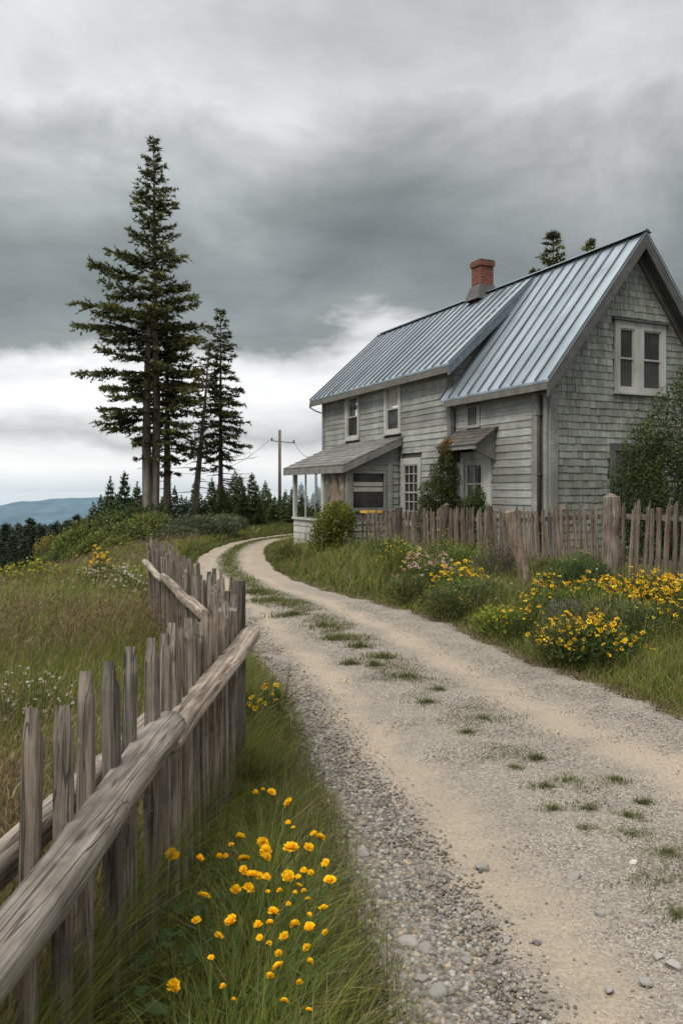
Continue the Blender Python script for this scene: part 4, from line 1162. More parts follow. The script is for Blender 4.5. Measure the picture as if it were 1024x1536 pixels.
def build_grass():
    g = np.random.default_rng(3)
    # --- left field beyond the fence
    parts = []
    n = 190000
    x, y = sample(g, n, 1.2, 31, lambda y: -.52 * y - 1.3, lambda y: fence_x(y) - .03 + .0 * y, 1.1)
    d, v, k = road_uv(x, y); ok = (d > .35) & (v < .5); x, y = x[ok], y[ok]
    patch = .5 + .5 * wob(x, y, .55, 7)
    h = (.26 + .22 * g.random(len(x))) * (.75 + .5 * patch) * np.where(y > 14, .85, 1); h = np.where(y < 5, h * .95, h)
    w = np.maximum(.004, .00105 * y) * g.uniform(.8, 1.5, len(x))
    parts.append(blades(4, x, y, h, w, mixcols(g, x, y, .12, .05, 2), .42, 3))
    # seed stalks, reddish and straw, in drifts
    n = 19000
    x, y = sample(g, n, 1.3, 27, lambda y: -.52 * y - 1.2, lambda y: fence_x(y) - .05, 1.1)
    ok = (wob(x, y, .8, 2) + .5 * wob(x, y, 2.3, 5) + g.normal(0, .35, n) < .1); d, v, k = road_uv(x, y); ok &= (d > .4) & (v < .5); x, y = x[ok], y[ok]; m = len(x)
    h = g.uniform(.42, .74, m) * np.where(y > 9, .68, 1); w = np.maximum(.0022, .0006 * y) * g.uniform(.8, 1.3, m); zg = ground_z(x, y)
    c = np.where((g.random(m) < .55)[:, None], pick(g, RED, m), pick(g, DRY, m)) * 1.05
    parts.append(blades(5, x, y, h, w, c, .16, 3, zg))
    # seed heads: fluffy little triangles at the stalk tops
    r = np.repeat(np.arange(m), 4); hh = h[r] * g.uniform(.74, 1.0, len(r)); xx = x[r] + g.normal(0, .012, len(r)) + .12 * hh; yy = y[r] + g.normal(0, .012, len(r))
    parts.append(blades(6, xx, yy, np.maximum(.05, .0035 * yy) * g.uniform(.6, 1.2, len(r)), np.maximum(.006, .0011 * yy), c[r] * 1.05, .5, 3, zg[r] + hh * .93))
    o = obj('grass', merge_mesh('field_grass', parts), M['grass']); tag(o, 'wild meadow of green and reddish seeding grass left of the fence', 'grass', kind='stuff')
    # --- strip between fence and road
    parts = []
    n = 62000
    y = .8 + 9.5 * g.random(n) ** 1.5; x0 = fence_x(y) - .06; d_edge = np.interp(y, EL[:, 1], EL[:, 0]); x = x0 + (d_edge + .06 - x0) * g.random(n) ** 1.0
    d, v, k = road_uv(x, y); ok = (d > -.07) & (v < .5); x, y, d = x[ok], y[ok], d[ok]; m = len(x)
    edge = sm(d, -.06, .5); thin = g.random(m) < (.35 + .65 * edge); x, y, d, edge = x[thin], y[thin], d[thin], edge[thin]; m = len(x)
    h = (.13 + .30 * edge * g.uniform(.55, 1.15, m)) * np.where(y > 7.5, .7, 1.0)
    ft = x - fence_x(y); h *= np.where(y < 4.4, .30 + .70 * sm(ft, .08, .45), .8)
    w = np.maximum(.0034, .0010 * y) * g.uniform(.7, 1.6, m)
    c = mixcols(g, x, y, .10, .0, 9); br = g.random(m) < .5 * (1 - edge); c[br] = pick(g, DRY * .62, m)[br]
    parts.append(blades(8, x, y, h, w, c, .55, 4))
    n = 1300; y = 1 + 7 * g.random(n) ** 1.3; x0 = fence_x(y); x = x0 + (np.interp(y, EL[:, 1], EL[:, 0]) - x0) * g.random(n)
    parts.append(blades(9, x, y, g.uniform(.4, .66, n), np.full(n, .003), pick(g, np.concatenate([DRY, RED]), n) * .8, .3, 4) if False else blades(9, x, y, g.uniform(.3, .52, n), np.full(n, .003), pick(g, np.concatenate([DRY, GREEN]), n) * .8, .3, 4))
    o = obj('grass', merge_mesh('verge_grass', parts), M['grass']); tag(o, 'long dark green grass between the near fence and the gravel', 'grass', kind='stuff')
    # --- right bank
    parts = []
    n = 150000
    x, y = sample(g, n, 3.2, 33, lambda y: np.interp(y, ER[:, 1], ER[:, 0]) - .05, lambda y: .5 * y + 1.6, 1.15)
    d, v, k = road_uv(x, y); ok = (d > -.05) & (v > .5) & ~in_house(x, y, .02); x, y, d = x[ok], y[ok], d[ok]; m = len(x)
    edge = sm(d, 0, .6)
    h = (.07 + .33 * edge * g.uniform(.5, 1.2, m) * (.8 + .3 * wob(x, y, 1.3, 4)))
    h = np.where(in_house(x, y, .5), h * .6, h)
    w = np.maximum(.004, .0010 * y) * g.uniform(.8, 1.5, m)
    c = mixcols(g, x, y, .14, .10, 12); br = g.random(m) < .7 * (1 - sm(d, 0, .2)); c[br] = pick(g, np.concatenate([DRY * .6, RED * .8]), m)[br]
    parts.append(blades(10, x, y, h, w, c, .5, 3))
    n = 9000; x, y = sample(g, n, 4.5, 28, lambda y: np.interp(y, ER[:, 1], ER[:, 0]) + .4, lambda y: .5 * y + 1, 1.1)
    d, v, k = road_uv(x, y); ok = (d > .4) & (v > .5) & ~in_house(x, y, .1) & (wob(x, y, 1.1, 6) > -.2); x, y = x[ok], y[ok]; m = len(x)
    parts.append(blades(11, x, y, g.uniform(.4, .72, m), np.maximum(.003, .0008 * y), np.where((g.random(m) < .4)[:, None], pick(g, DRY, m) * .8, pick(g, GREEN, m) * 1.1), .3, 3))
    o = obj('grass', merge_mesh('bank_grass', parts), M['grass']); tag(o, 'rank green grass on the bank between road and house fence', 'grass', kind='stuff')
    n = 30000; k = g.integers(0, NST, n * 4); y = RC[k, 1]; ok = (y > 2.2) & (y < 13); k = k[ok][:n]; v = g.normal(.45, .06, len(k))
    x = EL[k, 0] * (1 - v) + ER[k, 0] * v + g.normal(0, .05, len(k)); y = EL[k, 1] * (1 - v) + ER[k, 1] * v + g.normal(0, .08, len(k))
    ok = (wob(x, y, 2.4, 5) + .6 * wob(x, y, 6.5, 1) + .35 * sm(y, 6, 11) + g.normal(0, .22, len(x)) > .42); x, y = x[ok], y[ok]; m = len(x)
    o = obj('grass', merge_mesh('crown_grass', [blades(14, x, y, g.uniform(.012, .05, m) * (1 + .5 * sm(y, 6, 10)), np.maximum(.003, .0009 * y), pick(g, np.array([[.12,.15,.045],[.2,.18,.09],[.15,.16,.06],[.24,.2,.12]]), m), .9, 3, road_z(x, y) + .005)]), M['grass'])
    tag(o, 'thin creeping grass and weeds along the crown of the gravel road', 'grass', kind='stuff')
    # --- short turf round the far bend and the strip between the far wheel tracks
    parts = []
    n = 380000; x = g.uniform(-8.5, 6, n); y = 11.5 + 32 * g.random(n) ** 1.25; d, v, k = road_uv(x, y)
    strip = (d < -.05) & (np.abs(v - .44 + .03 * wob(x, y, 1.5, 3)) < .15 * g.uniform(.2, 1.15, n)) & (y > 11.5); far = (d > .0) & (y > 16) & (d < 3.5) | (d > 0) & (y > 27) | (d > 0) & (y > 19) & (v < .5)
    ok = (strip & (g.random(n) < .9)) | (far & ~in_house(x, y, .1)); x, y, d = x[ok], y[ok], d[ok]; m = len(x)
    on = d < 0
    h = np.where(on, g.uniform(.03, .10, m), g.uniform(.06, .26, m) * (.7 + .4 * sm(d, 0, 3))); w = np.where(on, .00065 * y, np.maximum(.005, .0009 * y)) * g.uniform(.8, 1.5, m)
    c = pick(g, np.array([[.125,.15,.036],[.15,.16,.05],[.10,.13,.032],[.19,.17,.075]]), m)
    zz = np.where(on, road_z(x, y) + .004, ground_z(x, y))
    parts.append(blades(12, x, y, h, w, c, .5, 3, zz))
    o = obj('grass', merge_mesh('turf', parts), M['grass']); tag(o, 'short pale green turf around the far bend of the road', 'grass', kind='stuff')
build_grass()

def tufts():
    """low grass tufts standing in the gravel between the wheel tracks"""
    spots = [(730,1085,.26,'largest low grass tuft near the middle of the road'),(850,1180,.20,None),(805,1145,.10,None),(815,1188,.12,None),(880,1222,.17,None),(945,1262,.16,None),(1000,1335,.34,'wide green tuft at the right edge of the road foreground'),
             (1015,1382,.16,None),(770,1160,.08,None),(920,1175,.12,None),(965,1210,.07,None),(830,1222,.08,None),(878,1252,.07,None),(940,1232,.10,None),(612,1022,.2,None),(655,1040,.12,None),(575,992,.24,None),(640,1058,.14,None),
             (510,962,.30,None),(485,943,.26,None),(440,925,.42,None),(405,903,.44,None),(385,890,.4,None),(540,975,.2,None),(525,1000,.13,None),(560,1003,.10,None),(700,1105,.10,None),(1000,1290,.10,None)]
    g = np.random.default_rng(77)
    for i, (px, py, r, lab) in enumerate(spots):
        x0, y0, _ = at(px, py, FPX * EYE / (py - HY)); n = int(160 + 1200 * r); a = g.uniform(0, 2*PI, n); rr = r * g.random(n) ** .8 * (.75 + .45 * np.sin(2 * a + i) * np.sin(3 * a + 2 * i) + .3 * np.sin(5 * a + i)) * g.uniform(.6, 1.25, n)
        x = rr * np.cos(a) * 1.25; y = rr * np.sin(a) * .8; h = g.uniform(.012, .055, n) * (1.25 - .5 * np.clip(rr / r, 0, 1.5)) * (1 + .7 * (y0 > 7)); w = np.maximum(.003, .0009 * y0) * g.uniform(.8, 1.4, n)
        c = pick(g, np.array([[.12,.15,.045],[.16,.18,.06],[.22,.20,.10],[.10,.13,.04]]), n)
        me = merge_mesh('grass_tuft', [blades(200 + i, x, y, h, w, c, .7, 3, np.zeros(n))])
        o = obj('grass_tuft', me, M['grass'], None, (x0, y0, float(road_z([x0], [y0])[0]) + .008))
        tag(o, lab or 'low green grass tuft growing in the gravel strip between the wheel tracks', 'grass tuft', None if lab else 'tufts in the road')
tufts()

# ------------------------------------------------------------------ stones and gravel
def stone_mesh(seed, sub=2, flat=.62, jag=.16):
    import bmesh
    g = np.random.default_rng(seed); bm = bmesh.new(); bmesh.ops.create_icosphere(bm, subdivisions=sub, radius=1.0)
    v = np.array([p.co[:] for p in bm.verts]); f = np.array([[q.index for q in p.verts] for p in bm.faces]); bm.free()
    for _ in range(7 if sub < 3 else 12):
        nrm = unit(g.normal(0, 1, 3)); c = g.uniform(.62, .88) if sub < 3 else g.uniform(.52, .82); dd = v @ nrm; v = v - np.outer(np.maximum(dd - c, 0), nrm)
    v = v * (1 + jag * .4 * wob(v[:, 0] * 2 + v[:, 2], v[:, 1] * 2 - v[:, 2], 1.7, seed)[:, None]) * [1, g.uniform(.65, 1), flat]
    return v, f

def build_gravel():
    g = np.random.default_rng(9)
    protos = [stone_mesh(i, 1) for i in range(8)]
    n = 70000
    k = g.integers(0, NST, n * 3); y_all = RC[k, 1]; ok = (y_all > 1.2) & (y_all < 13); k = k[ok][:n]; n = len(k)
    v = g.random(n); coarse = (g.random(n) < .62) & (g.random(n) > sm(y_all[ok][:n], 3.2, 6.5) * .9); v = np.where(coarse, np.abs(g.normal(.02, .07, n)), v); v = np.where(v > 1, 1.0, v)
    x = EL[k, 0] * (1 - v) + ER[k, 0] * v + g.normal(0, .03, n); y = EL[k, 1] * (1 - v) + ER[k, 1] * v + g.normal(0, .05, n)
    tr = np.exp(-((v - TR_L) / .06) ** 2) + np.exp(-((v - TR_R) / .09) ** 2)
    keep = (g.random(n) > .85 * tr) & (y > 1.1) & (y < 12); x, y, v, coarse = x[keep], y[keep], v[keep], coarse[keep]; n = len(x)
    s = .86 * np.where(coarse, .0055 + .016 * g.random(n) ** 3.0 * (1 - sm(v, .05, .22)) + .004, .0035 + .007 * g.random(n) ** 4)
    s = np.where((y > 5) & (s < .006), .006, s)
    z = road_profile(np.clip(v, 0, 1)) + s * .15
    V = []; T = []; C = []; o = 0
    which = g.integers(0, len(protos), n); az = g.uniform(0, 2*PI, n); sh = g.choice([.5,.75,.95,1.2,1.55], n, p=[.16,.28,.28,.18,.10]) * np.where(coarse, .92, 1.0)
    base = np.array([.225,.205,.178])
    warm = g.random(n) < .18
    for i, (pv, pf) in enumerate(protos):
        m = which == i; c, sn = np.cos(az[m]), np.sin(az[m]); q = pv[None] * s[m][:, None, None]
        X = q[..., 0] * c[:, None] - q[..., 1] * sn[:, None] + x[m][:, None]; Y = q[..., 0] * sn[:, None] + q[..., 1] * c[:, None] + y[m][:, None]; Z = q[..., 2] + z[m][:, None]
        V.append(np.stack([X, Y, Z], -1).reshape(-1, 3)); cnt = m.sum()
        T.append((pf[None] + (np.arange(cnt) * len(pv))[:, None, None]).reshape(-1, 3) + o); o += cnt * len(pv)
        cc = base[None] * (sh[m] * (1 + .3 * sm(v[m], .08, .2)))[:, None] * np.where(warm[m][:, None], [1.12, .98, .8], [1, 1, 1]); C.append(np.repeat(cc, len(pv), 0))
    me = mesh_np('gravel', np.concatenate(V), tris=np.concatenate(T), col=np.concatenate(C), smooth=True)
    tag(obj('gravel', me, M['stone']), 'loose grey gravel and pebbles spread over the road', 'gravel', kind='stuff')
    # larger single stones
    big = [(860,1322,.052,'largest pale rounded stone on the right half of the road'),(724,1301,.046,'low flat grey stone in the left wheel track'),(541,1288,.055,'round grey stone by the grass edge of the gravel'),
           (576,1212,.036,'small dark stone lying in the left wheel track'),(645,1261,.034,'thin flat stone above the left wheel track bend'),(950,1304,.028,'small white stone near the right grass tuft'),(738,1444,.04,'flat grey stone low in the left wheel track'),
           (803,1413,.026,'small dark stone below the largest stone'),(912,1484,.028,'round pale pebble near the bottom of the road'),(970,1477,.038,'upright grey pebble at the lower right of the road'),(900,1375,.03,None),(760,1412,.03,None),
           (690,1370,.028,None),(1010,1455,.04,None),(985,1440,.032,None),(590,1253,.026,None),(612,1420,.05,None),(640,1432,.045,None),(655,1495,.05,None),(700,1450,.04,None),(633,1478,.042,None)]
    for i, (px, py, r, lab) in enumerate(big):
        x0, y0, _ = at(px, py, FPX * EYE / (py - HY)); pv, pf = stone_mesh(100 + i, 3, .6 if i not in (4,) else .3, .2)
        sh = [1.25,1.0,1.05,.55,.9,2.0,.95,.6,1.2,1.0][i] if i < 10 else g.uniform(.9, 1.35)
        me = mesh_np('stone', pv * r * .85, tris=pf, col=np.tile(np.array([.20,.188,.17]) * sh, (len(pv), 1)), smooth=False)
        o = obj('stone', me, M['stone'], None, (x0, y0, float(road_z([x0], [y0])[0]) + r * .22), (0, 0, g.uniform(0, 6)))
        tag(o, lab or 'pale fist sized stone among the coarse gravel', 'stone', None if lab else 'larger stones in the gravel')
build_gravel()

# ------------------------------------------------------------------ trees
def lerp_prof(pts):
    xs = [p[0] for p in pts]; ys = [p[1] for p in pts]
    return lambda f: float(np.interp(f, xs, ys))
def build_trees():
    # tall forked spruce
    x, y, _ = at(231, 795, 30); g = gz(x, y); H = EYE + (HY - 205) / FPX * 30 - g
    zlo = 3.7
    pz = lambda h: (h - zlo) / (H - zlo)
    prof = lerp_prof([(0, .5), (pz(4.4), 1.0), (pz(5.2), 1.35), (pz(6.4), 1.75), (pz(7.8), 1.85), (pz(9.2), 1.75), (pz(10.2), 1.45), (pz(11.2), 1.15), (pz(12.4), 1.05), (pz(13.6), .85), (pz(14.6), .5), (1, .14)])
    def mul(az, z):
        c = -math.cos(az)
        if c < .25: return 1.0
        k = np.interp(z, [3, 4.6, 5.4, 6.8, 7.8, 9.6, 10.3, 11, 13], [1, 1.7, 1.8, 1.75, 1.65, 1.8, 1.5, 1.4, 1.1])
        return 1 + (k - 1) * min(1, (c - .25) / .5)
    ms = conifer(41, H, prof, zlo, 35, 6, (.55, -.02), .20, .14, .95, az_mul=mul, bare=.25, trunk_r=.20,
                 stem=[(-.06,0,0),(.04,0,2),(.12,0,5),(.05,0,9),(0,0,H)], irregular=.42, stubs=12)
    T = put_conifer(ms, (x, y, g), 'tallest spruce with two grey stems rising from one trunk, long limbs to the left', name='spruce_tree')
    mb = MB(); mb.tube([(-.12,-.05,-.3),(-.15,-.1,.6),(-.22,-.12,1.6),(-.26,-.1,4),(-.24,-.05,7),(-.16,0,9.4)], [.30,.25,.19,.165,.12,.05], 10, 1.2, True, .05)
    obj('trunk', mb.mesh('second_stem', True), M['bark'], T)
    mb = MB(); mb.tube([(-.10,-.1,-.4),(-.09,-.12,.3),(-.08,-.12,1.1),(-.05,-.08,1.5)], [.40,.33,.29,.2], 12, 1.5, True, .06)
    obj('trunk', mb.mesh('trunk_butt', True), M['bark'], T)
    # third stem, leaning tree, slim fir
    x, y, _ = at(251, 790, 31.6); g = gz(x, y); H = 9.3 - g
    ms = conifer(52, H, lerp_prof([(0,.6),(.15,1.1),(.45,1.5),(.75,1.2),(1,.15)]), 3.1, 20, 5, (.4,-.1), .25, .14, 1.0, bare=.25, trunk_r=.19, irregular=.35, stubs=8)
    put_conifer(ms, (x, y, g), 'dark spruce standing close against the right side of the tallest spruce', name='spruce_tree')
    x, y, _ = at(288, 790, 33); g = gz(x, y); H = 8.0 - g
    ms = conifer(63, H, lerp_prof([(0,.4),(.2,.75),(.5,.9),(.8,.7),(1,.12)]), 3.2, 16, 4, (.4,-.15), .3, .15, .75, bare=.3, trunk_r=.17, stem=[(0,0,0),(.28,0,3),(.55,.1,6),(.72,.1,H)], irregular=.4, stubs=14)
    put_conifer(ms, (x, y, g), 'thin spruce leaning to the right with sparse needles', name='spruce_tree')
    x, y, _ = at(331, 790, 34); g = gz(x, y); H = EYE + (HY - 463) / FPX * 34 - g
    ms = conifer(74, H, lerp_prof([(0,.5),(.12,1.2),(.35,1.0),(.6,.78),(.85,.5),(1,.1)]), 3.0, 24, 5, (.45,-.15), .22, .15, .95, bare=.12, trunk_r=.13, irregular=.35, stubs=12)
    T = put_conifer(ms, (x, y, g), 'slim pointed fir standing alone right of the spruce group', name='fir_tree')
    R = random.Random(4); mb = MB()
    for i in range(9):
        z = R.uniform(1.9, 3.4); a = R.uniform(-.7, .7); l = R.uniform(.7, 1.7); p = Vector((0, 0, z)); d = Vector((math.cos(a), math.sin(a), R.uniform(-.12, .12)))
        q = p + d * l; mb.tube([p, p + d * l * .5 + Vector((0,0,-.05)), q], [.02,.014,.006], 4, .8, False)
        for k in range(4):
            r = p + d * l * R.uniform(.4, 1); mb.tube([r, r + Vector((R.uniform(0,.3), R.uniform(-.3,.3), R.uniform(-.15,.2)))], [.008,.004], 3, .8, False)
    obj('dead_limbs', mb.mesh('dead_limbs', True), M['twig'], T)
    # young firs round the feet of the tall trees and along the back
    var = [conifer(90 + i, 3.0, lerp_prof([(0,1.0 + .1 * (i % 2)),(.25,.85),(.6,.42),(.85,.15),(1,.03)]), .12, 20, 7, (.6,-.0), .12, .12, .9, bare=.05, trunk_r=.06, irregular=.3,
                   col=[(.080,.115,.046),(.095,.122,.044),(.074,.105,.050),(.10,.13,.048)][i], light=(.18,.22,.08)) for i in range(4)]
    R = random.Random(8)
    spots = [(152,742,31),(166,714,33),(187,706,34),(206,722,35),(176,745,31),(196,748,30.5),(216,735,33),(262,728,33),(280,744,32),(300,738,34),(318,716,36),(352,704,38),(378,708,38),(335,728,33),
             (366,728,35),(398,720,40),(428,733,42),(412,742,38),(390,748,35),(346,750,33),(320,756,32),(452,722,37),(470,738,40),(438,748,36),(486,718,42),(505,726,44),(404,736,44),(372,738,43),(140,752,30),(160,750,32),(180,738,36),(228,744,35),(246,738,36),(256,752,31),(272,742,35),(292,722,37),(308,748,33),(330,716,38),(340,734,37),(360,712,41),(386,726,41),(420,742,43),(438,730,45),(460,742,41),(476,728,43)]
    prot = []
    for i, (px, ty, Y) in enumerate(spots):
        X = (px - CX) / FPX * Y; g = gz(X, Y); h = EYE + (HY - ty) / FPX * Y - g; s = h / 3.0
        lab = 'young dark fir in the low thicket behind the tall spruces'; gr = 'young firs behind the bend'
        w_ = .62 * s ** .5 + .25 * s; sc = (w_ * R.uniform(.8, 1.05), w_ * R.uniform(.8, 1.05), s)
        k = R.randrange(4)
        if len(prot) < 4: k = len(prot); prot.append(put_conifer(var[k], (X, Y, g - .05), lab, group=gr, name='young_fir_tree', rotz=R.uniform(0, 6), scale=sc))
        else: copy_tree(prot[k], (X, Y, g - .05), R.uniform(0, 6), sc)
    # tops behind the house
    big = conifer(120, 12.5, lerp_prof([(0,2.2),(.4,1.9),(.7,1.15),(.88,.62),(1,.06)]), 2.0, 34, 6, (.5,-.1), .15, .2, .9, bare=.1, trunk_r=.2, irregular=.3)
    x, y, _ = at(829, 700, 30); g = gz(x, y); h = EYE + (HY - 348) / FPX * 30 - g
    a = put_conifer(big, (x, y, g), 'fir whose dark top shows above the roof ridge right of the chimney', name='fir_tree', scale=h / 12.5)
    x, y, _ = at(885, 700, 33); g = gz(x, y); h = EYE + (HY - 359) / FPX * 33 - g
    copy_tree(a, (x, y, g), 2.0, (h / 12.5 * .8, h / 12.5 * .8, h / 12.5), label='fir of which only a small tip shows over the high end of the roof')
    x, y, _ = at(801, 700, 32); g = gz(x, y); h = EYE + (HY - 404) / FPX * 32 - g
    copy_tree(a, (x, y, g), 4.0, h / 12.5, label='lowest fir tip just over the ridge nearest the chimney')
    # wood on the slope far to the left
    fv = [conifer(130 + i, 9.0, lerp_prof([(0,1.9),(.3,1.6),(.65,.9),(.9,.3),(1,.05)]), .6, 22, 6, (.45,-.1), .12, .34, .8, bare=.05, trunk_r=.16, irregular=.3,
                  col=[(.055,.078,.052),(.066,.088,.054),(.058,.08,.06)][i], light=(.10,.13,.075)) for i in range(3)]
    prot = []; R = random.Random(17)
    cand = [(46,776,66),(30,786,74),(8,784,70),(84,784,78),(116,770,60),(62,790,84),(-14,780,72),(-40,778,75),(100,790,80),(20,800,58),(62,812,56),(36,806,60),(4,808,55)]
    for Y, n in ((70, 14), (84, 18), (100, 22), (118, 26)):
        for i in range(n):
            px = -75 + 215 * (i + R.random()) / n; cand.append((px, 797 - (Y - 70) * .12 + R.uniform(-9, 7) - .06 * (px), Y + R.uniform(-6, 6)))
    for i, (px, ty, Y) in enumerate(cand):
        X = (px - CX) / FPX * Y; g = gz(X, Y); h = EYE + (HY - ty) / FPX * Y - g
        h = max(3.5, h); s = h / 9.0; sc = (s * R.uniform(.85, 1.1) if h < 12 else .011 * Y, s * R.uniform(.85, 1.1) if h < 12 else .011 * Y, s)
        lab = 'dark conifer in the wood on the lower slope at far left'
        if len(prot) < 3: prot.append(put_conifer(fv[len(prot)], (X, Y, g - .2), lab, group='conifers of the lower wood', name='conifer_tree', rotz=R.uniform(0, 6), scale=sc))
        else: copy_tree(R.choice(prot), (X, Y, g - .2), R.uniform(0, 6), sc)
build_trees()

# ------------------------------------------------------------------ shrubs
OLIVE = [(.085,.108,.034),(.115,.13,.042),(.065,.085,.03),(.14,.145,.055)]
DARKG = [(.050,.076,.027),(.066,.098,.032),(.040,.062,.024),(.088,.115,.038)]
SAGE = [(.110,.122,.070),(.085,.102,.055),(.135,.142,.085),(.07,.09,.045)]
YELG = [(.17,.175,.030),(.12,.145,.028),(.22,.21,.040),(.075,.105,.024)]
def build_shrubs():
    R = random.Random(31)
    lob = [[(0,0,.55,.75,.7,.6),(.5,.1,.4,.5,.5,.45),(-.5,-.1,.42,.5,.5,.45),(.1,-.3,.85,.4,.4,.35)], [(0,0,.5,.9,.7,.5),(.3,.1,.85,.45,.45,.4),(-.45,.05,.7,.4,.4,.4)], [(0,0,.65,.6,.6,.65),(-.4,0,.4,.5,.5,.4),(.45,.1,.35,.5,.45,.38)]]
    prot = [shrub('shrub', 'rounded olive shrub on the crest of the field left of the tall spruces', 'shrub', (0,0,0), 300 + i, lob[i], 6500, .085, c, 'shrubs along the field crest', 10, .015)
            for i, c in enumerate((OLIVE, DARKG, YELG[1:] + OLIVE))]
    used = [0, 0, 0]
    spots = [(206,762,30,1.25,1),(186,768,29,1.2,1),(164,776,29,1.1,0),(144,783,28.5,1.05,0),(126,794,28,.95,2),(108,804,27.5,.9,2),(196,786,26,1.0,0),(172,794,26,.95,0),(150,806,25.5,.9,2),(128,818,25.5,.8,0),
             (104,824,26,.8,1),(82,832,27,.75,0),(64,842,28,.65,2),(215,778,27,.9,2),(232,772,28,.8,0),(180,808,24,.65,2),(92,812,29,.8,0),(48,846,29,.6,1),(20,850,30,.6,0)]
    for px, ty, Y, s, k in spots:
        X = (px - CX) / FPX * Y; g = gz(X, Y); h = max(.7, EYE - (ty - HY) / FPX * Y - g); sc = (s * 1.35, s * 1.2, min(h / 1.12, s * 2.4))
        if not used[k]: used[k] = 1; prot[k].location = (X, Y, g - .05); prot[k].scale = sc
        else: copy_tree(prot[k], (X, Y, g - .05), R.uniform(0, 6), sc)
    a = None
    for px, ty, Y, s, lab in ((288,780,26,1.0,'pale sage green rounded bush nearest the tall trunk by the far bend'),(318,776,27,1.0,'pale sage bush right of another, above the far bend of the road'),(268,790,25,.7,'low sage bush just behind the end of the far picket fence'),(340,772,30,.9,'sage bush farthest right, below the slim fir')):
        X = (px - CX) / FPX * Y; g = gz(X, Y)
        if a is None: a = shrub('shrub', lab, 'shrub', (X, Y, g - .05), 320, [(0,0,.45,.9,.7,.5),(.5,0,.5,.5,.5,.42),(-.55,0,.35,.5,.5,.38)], 7500, .07, SAGE, None, 10, .012); a.scale = (s, s, s * .95)
        else: copy_tree(a, (X, Y, g - .05), R.uniform(0, 6), (s, s, s * .9), label=lab)
    X, Y, _ = at(76, 820, 50); g = gz(X, Y)
    shrub('broadleaf_tree', 'small yellowing tree in front of the dark wood at far left', 'tree', (X, Y, g), 330, [(0,0,(EYE - 95/FPX*50) - g,1.0,1.0,1.1),(.3,0,(EYE - 105/FPX*50) - g,.9,.9,.9)], 3000, .16, [(.26,.21,.06),(.2,.17,.05),(.14,.14,.04)], None, 8, .05)
    # round glossy bush at the porch corner
    x, y = -.16, 18.7; g = gz(x, y)
    shrub('bush', 'round yellow green bush in front of the porch corner', 'bush', (x, y, g), 340, [(0,0,.62,.52,.5,.58),(.1,-.05,.9,.38,.36,.36),(-.2,0,.4,.4,.4,.4)], 9000, .055, [(.13,.15,.022),(.09,.12,.02),(.19,.19,.03),(.05,.075,.018)], None, 16, .012)
    # columnar conifer shrub with a yellow top, by the wall
    x, y = 2.30, 17.75; g = gz(x, y)
    lo = [(0,0,.55,.52,.45,.6),(-.1,0,1.2,.42,.4,.6),(.08,0,1.75,.32,.3,.5),(.12,0,2.2,.2,.2,.42),(-.28,0,.75,.3,.3,.6),(.3,.05,.85,.28,.28,.55)]
    T = shrub('conifer_shrub', 'tall narrow evergreen shrub with an orange tip beside the house wall', 'shrub', (x, y, g), 350, lo, 26000, .06, [(.05,.065,.022),(.07,.085,.028),(.035,.05,.018),(.12,.115,.03)], None, 20, .012, up=.9, aspect=.28)
    obj('foliage', leaf_mesh(351, [(.13,0,2.45,.14,.14,.22)], 500, .05, [(.30,.17,.03),(.24,.2,.04),(.3,.11,.03)], up=.9, aspect=.3), M['foliage'], T)['label'] = 'orange yellow leaf tip'
    x, y = 2.92, 16.95; g = gz(x, y)
    shrub('bush', 'small dark leafy bush under the door hood behind the fence', 'bush', (x, y, g), 360, [(0,0,.8,.26,.24,.5),(.06,0,1.2,.17,.17,.3),(-.1,0,1.0,.15,.15,.28)], 2800, .06, DARKG, None, 12, .01)
    # big shrub in front of the gable
    x, y = 6.1, 14.1; g = gz(x, y)
    lo = [(0,0,1.4,1.0,.8,1.1),(.2,.1,2.5,.75,.6,.9),(.42,0,3.35,.42,.4,.55),(-.75,0,1.3,.5,.5,.9),(-.62,0,2.15,.35,.35,.55),(.9,.1,1.6,.8,.7,1.1),(1.0,.1,2.6,.6,.5,.8),(-.3,-.2,.8,.9,.6,.7)]
    shrub('bush', 'large dark evergreen bush in front of the gable wall', 'bush', (x, y, g), 370, lo, 42000, .062, [(.038,.058,.020),(.055,.078,.026),(.026,.042,.016),(.075,.095,.032)], None, 60, .014, up=.5, aspect=.36, shell=.65)
build_shrubs()

# ------------------------------------------------------------------ flowering plants
def blossoms_mesh(seed, pts, size, cols, petals=6, cup=.35):
    g = np.random.default_rng(seed); P = np.asarray(pts, float); n = len(P)
    nr = unit(g.normal(0, .5, (n, 3)) + [0, -.35, .9]); a = unit(np.cross(nr, g.normal(0, 1, (n, 3)))); b = np.cross(nr, a); s = size * g.uniform(.65, 1.25, n)
    base = np.array(cols)[g.choice(len(cols), n)] * g.uniform(.8, 1.15, (n, 1)); V = []; C = []
    for k in range(petals):
        t0 = 2 * PI * k / petals + g.normal(0, .15, n)
        for dt, rr in ((0, .12), (-.42, .42), (.42, .42), (0, .56)):
            d = a * np.cos(t0 + dt)[:, None] + b * np.sin(t0 + dt)[:, None]
            V.append(P + d * (s * rr)[:, None] + nr * (s * cup * rr * g.uniform(.5, 1.5, n))[:, None]); C.append(base * (.62 if rr < .2 else 1.0))
    m = petals * 4
    V = np.stack(V, 1).reshape(-1, 3); C = np.stack(C, 1).reshape(-1, 3); o = (np.arange(n) * m)[:, None]
    Q = np.concatenate([o + [4*k, 4*k+1, 4*k+3, 4*k+2] for k in range(petals)], 0)
    return mesh_np('blossoms', V, quads=Q, col=C)

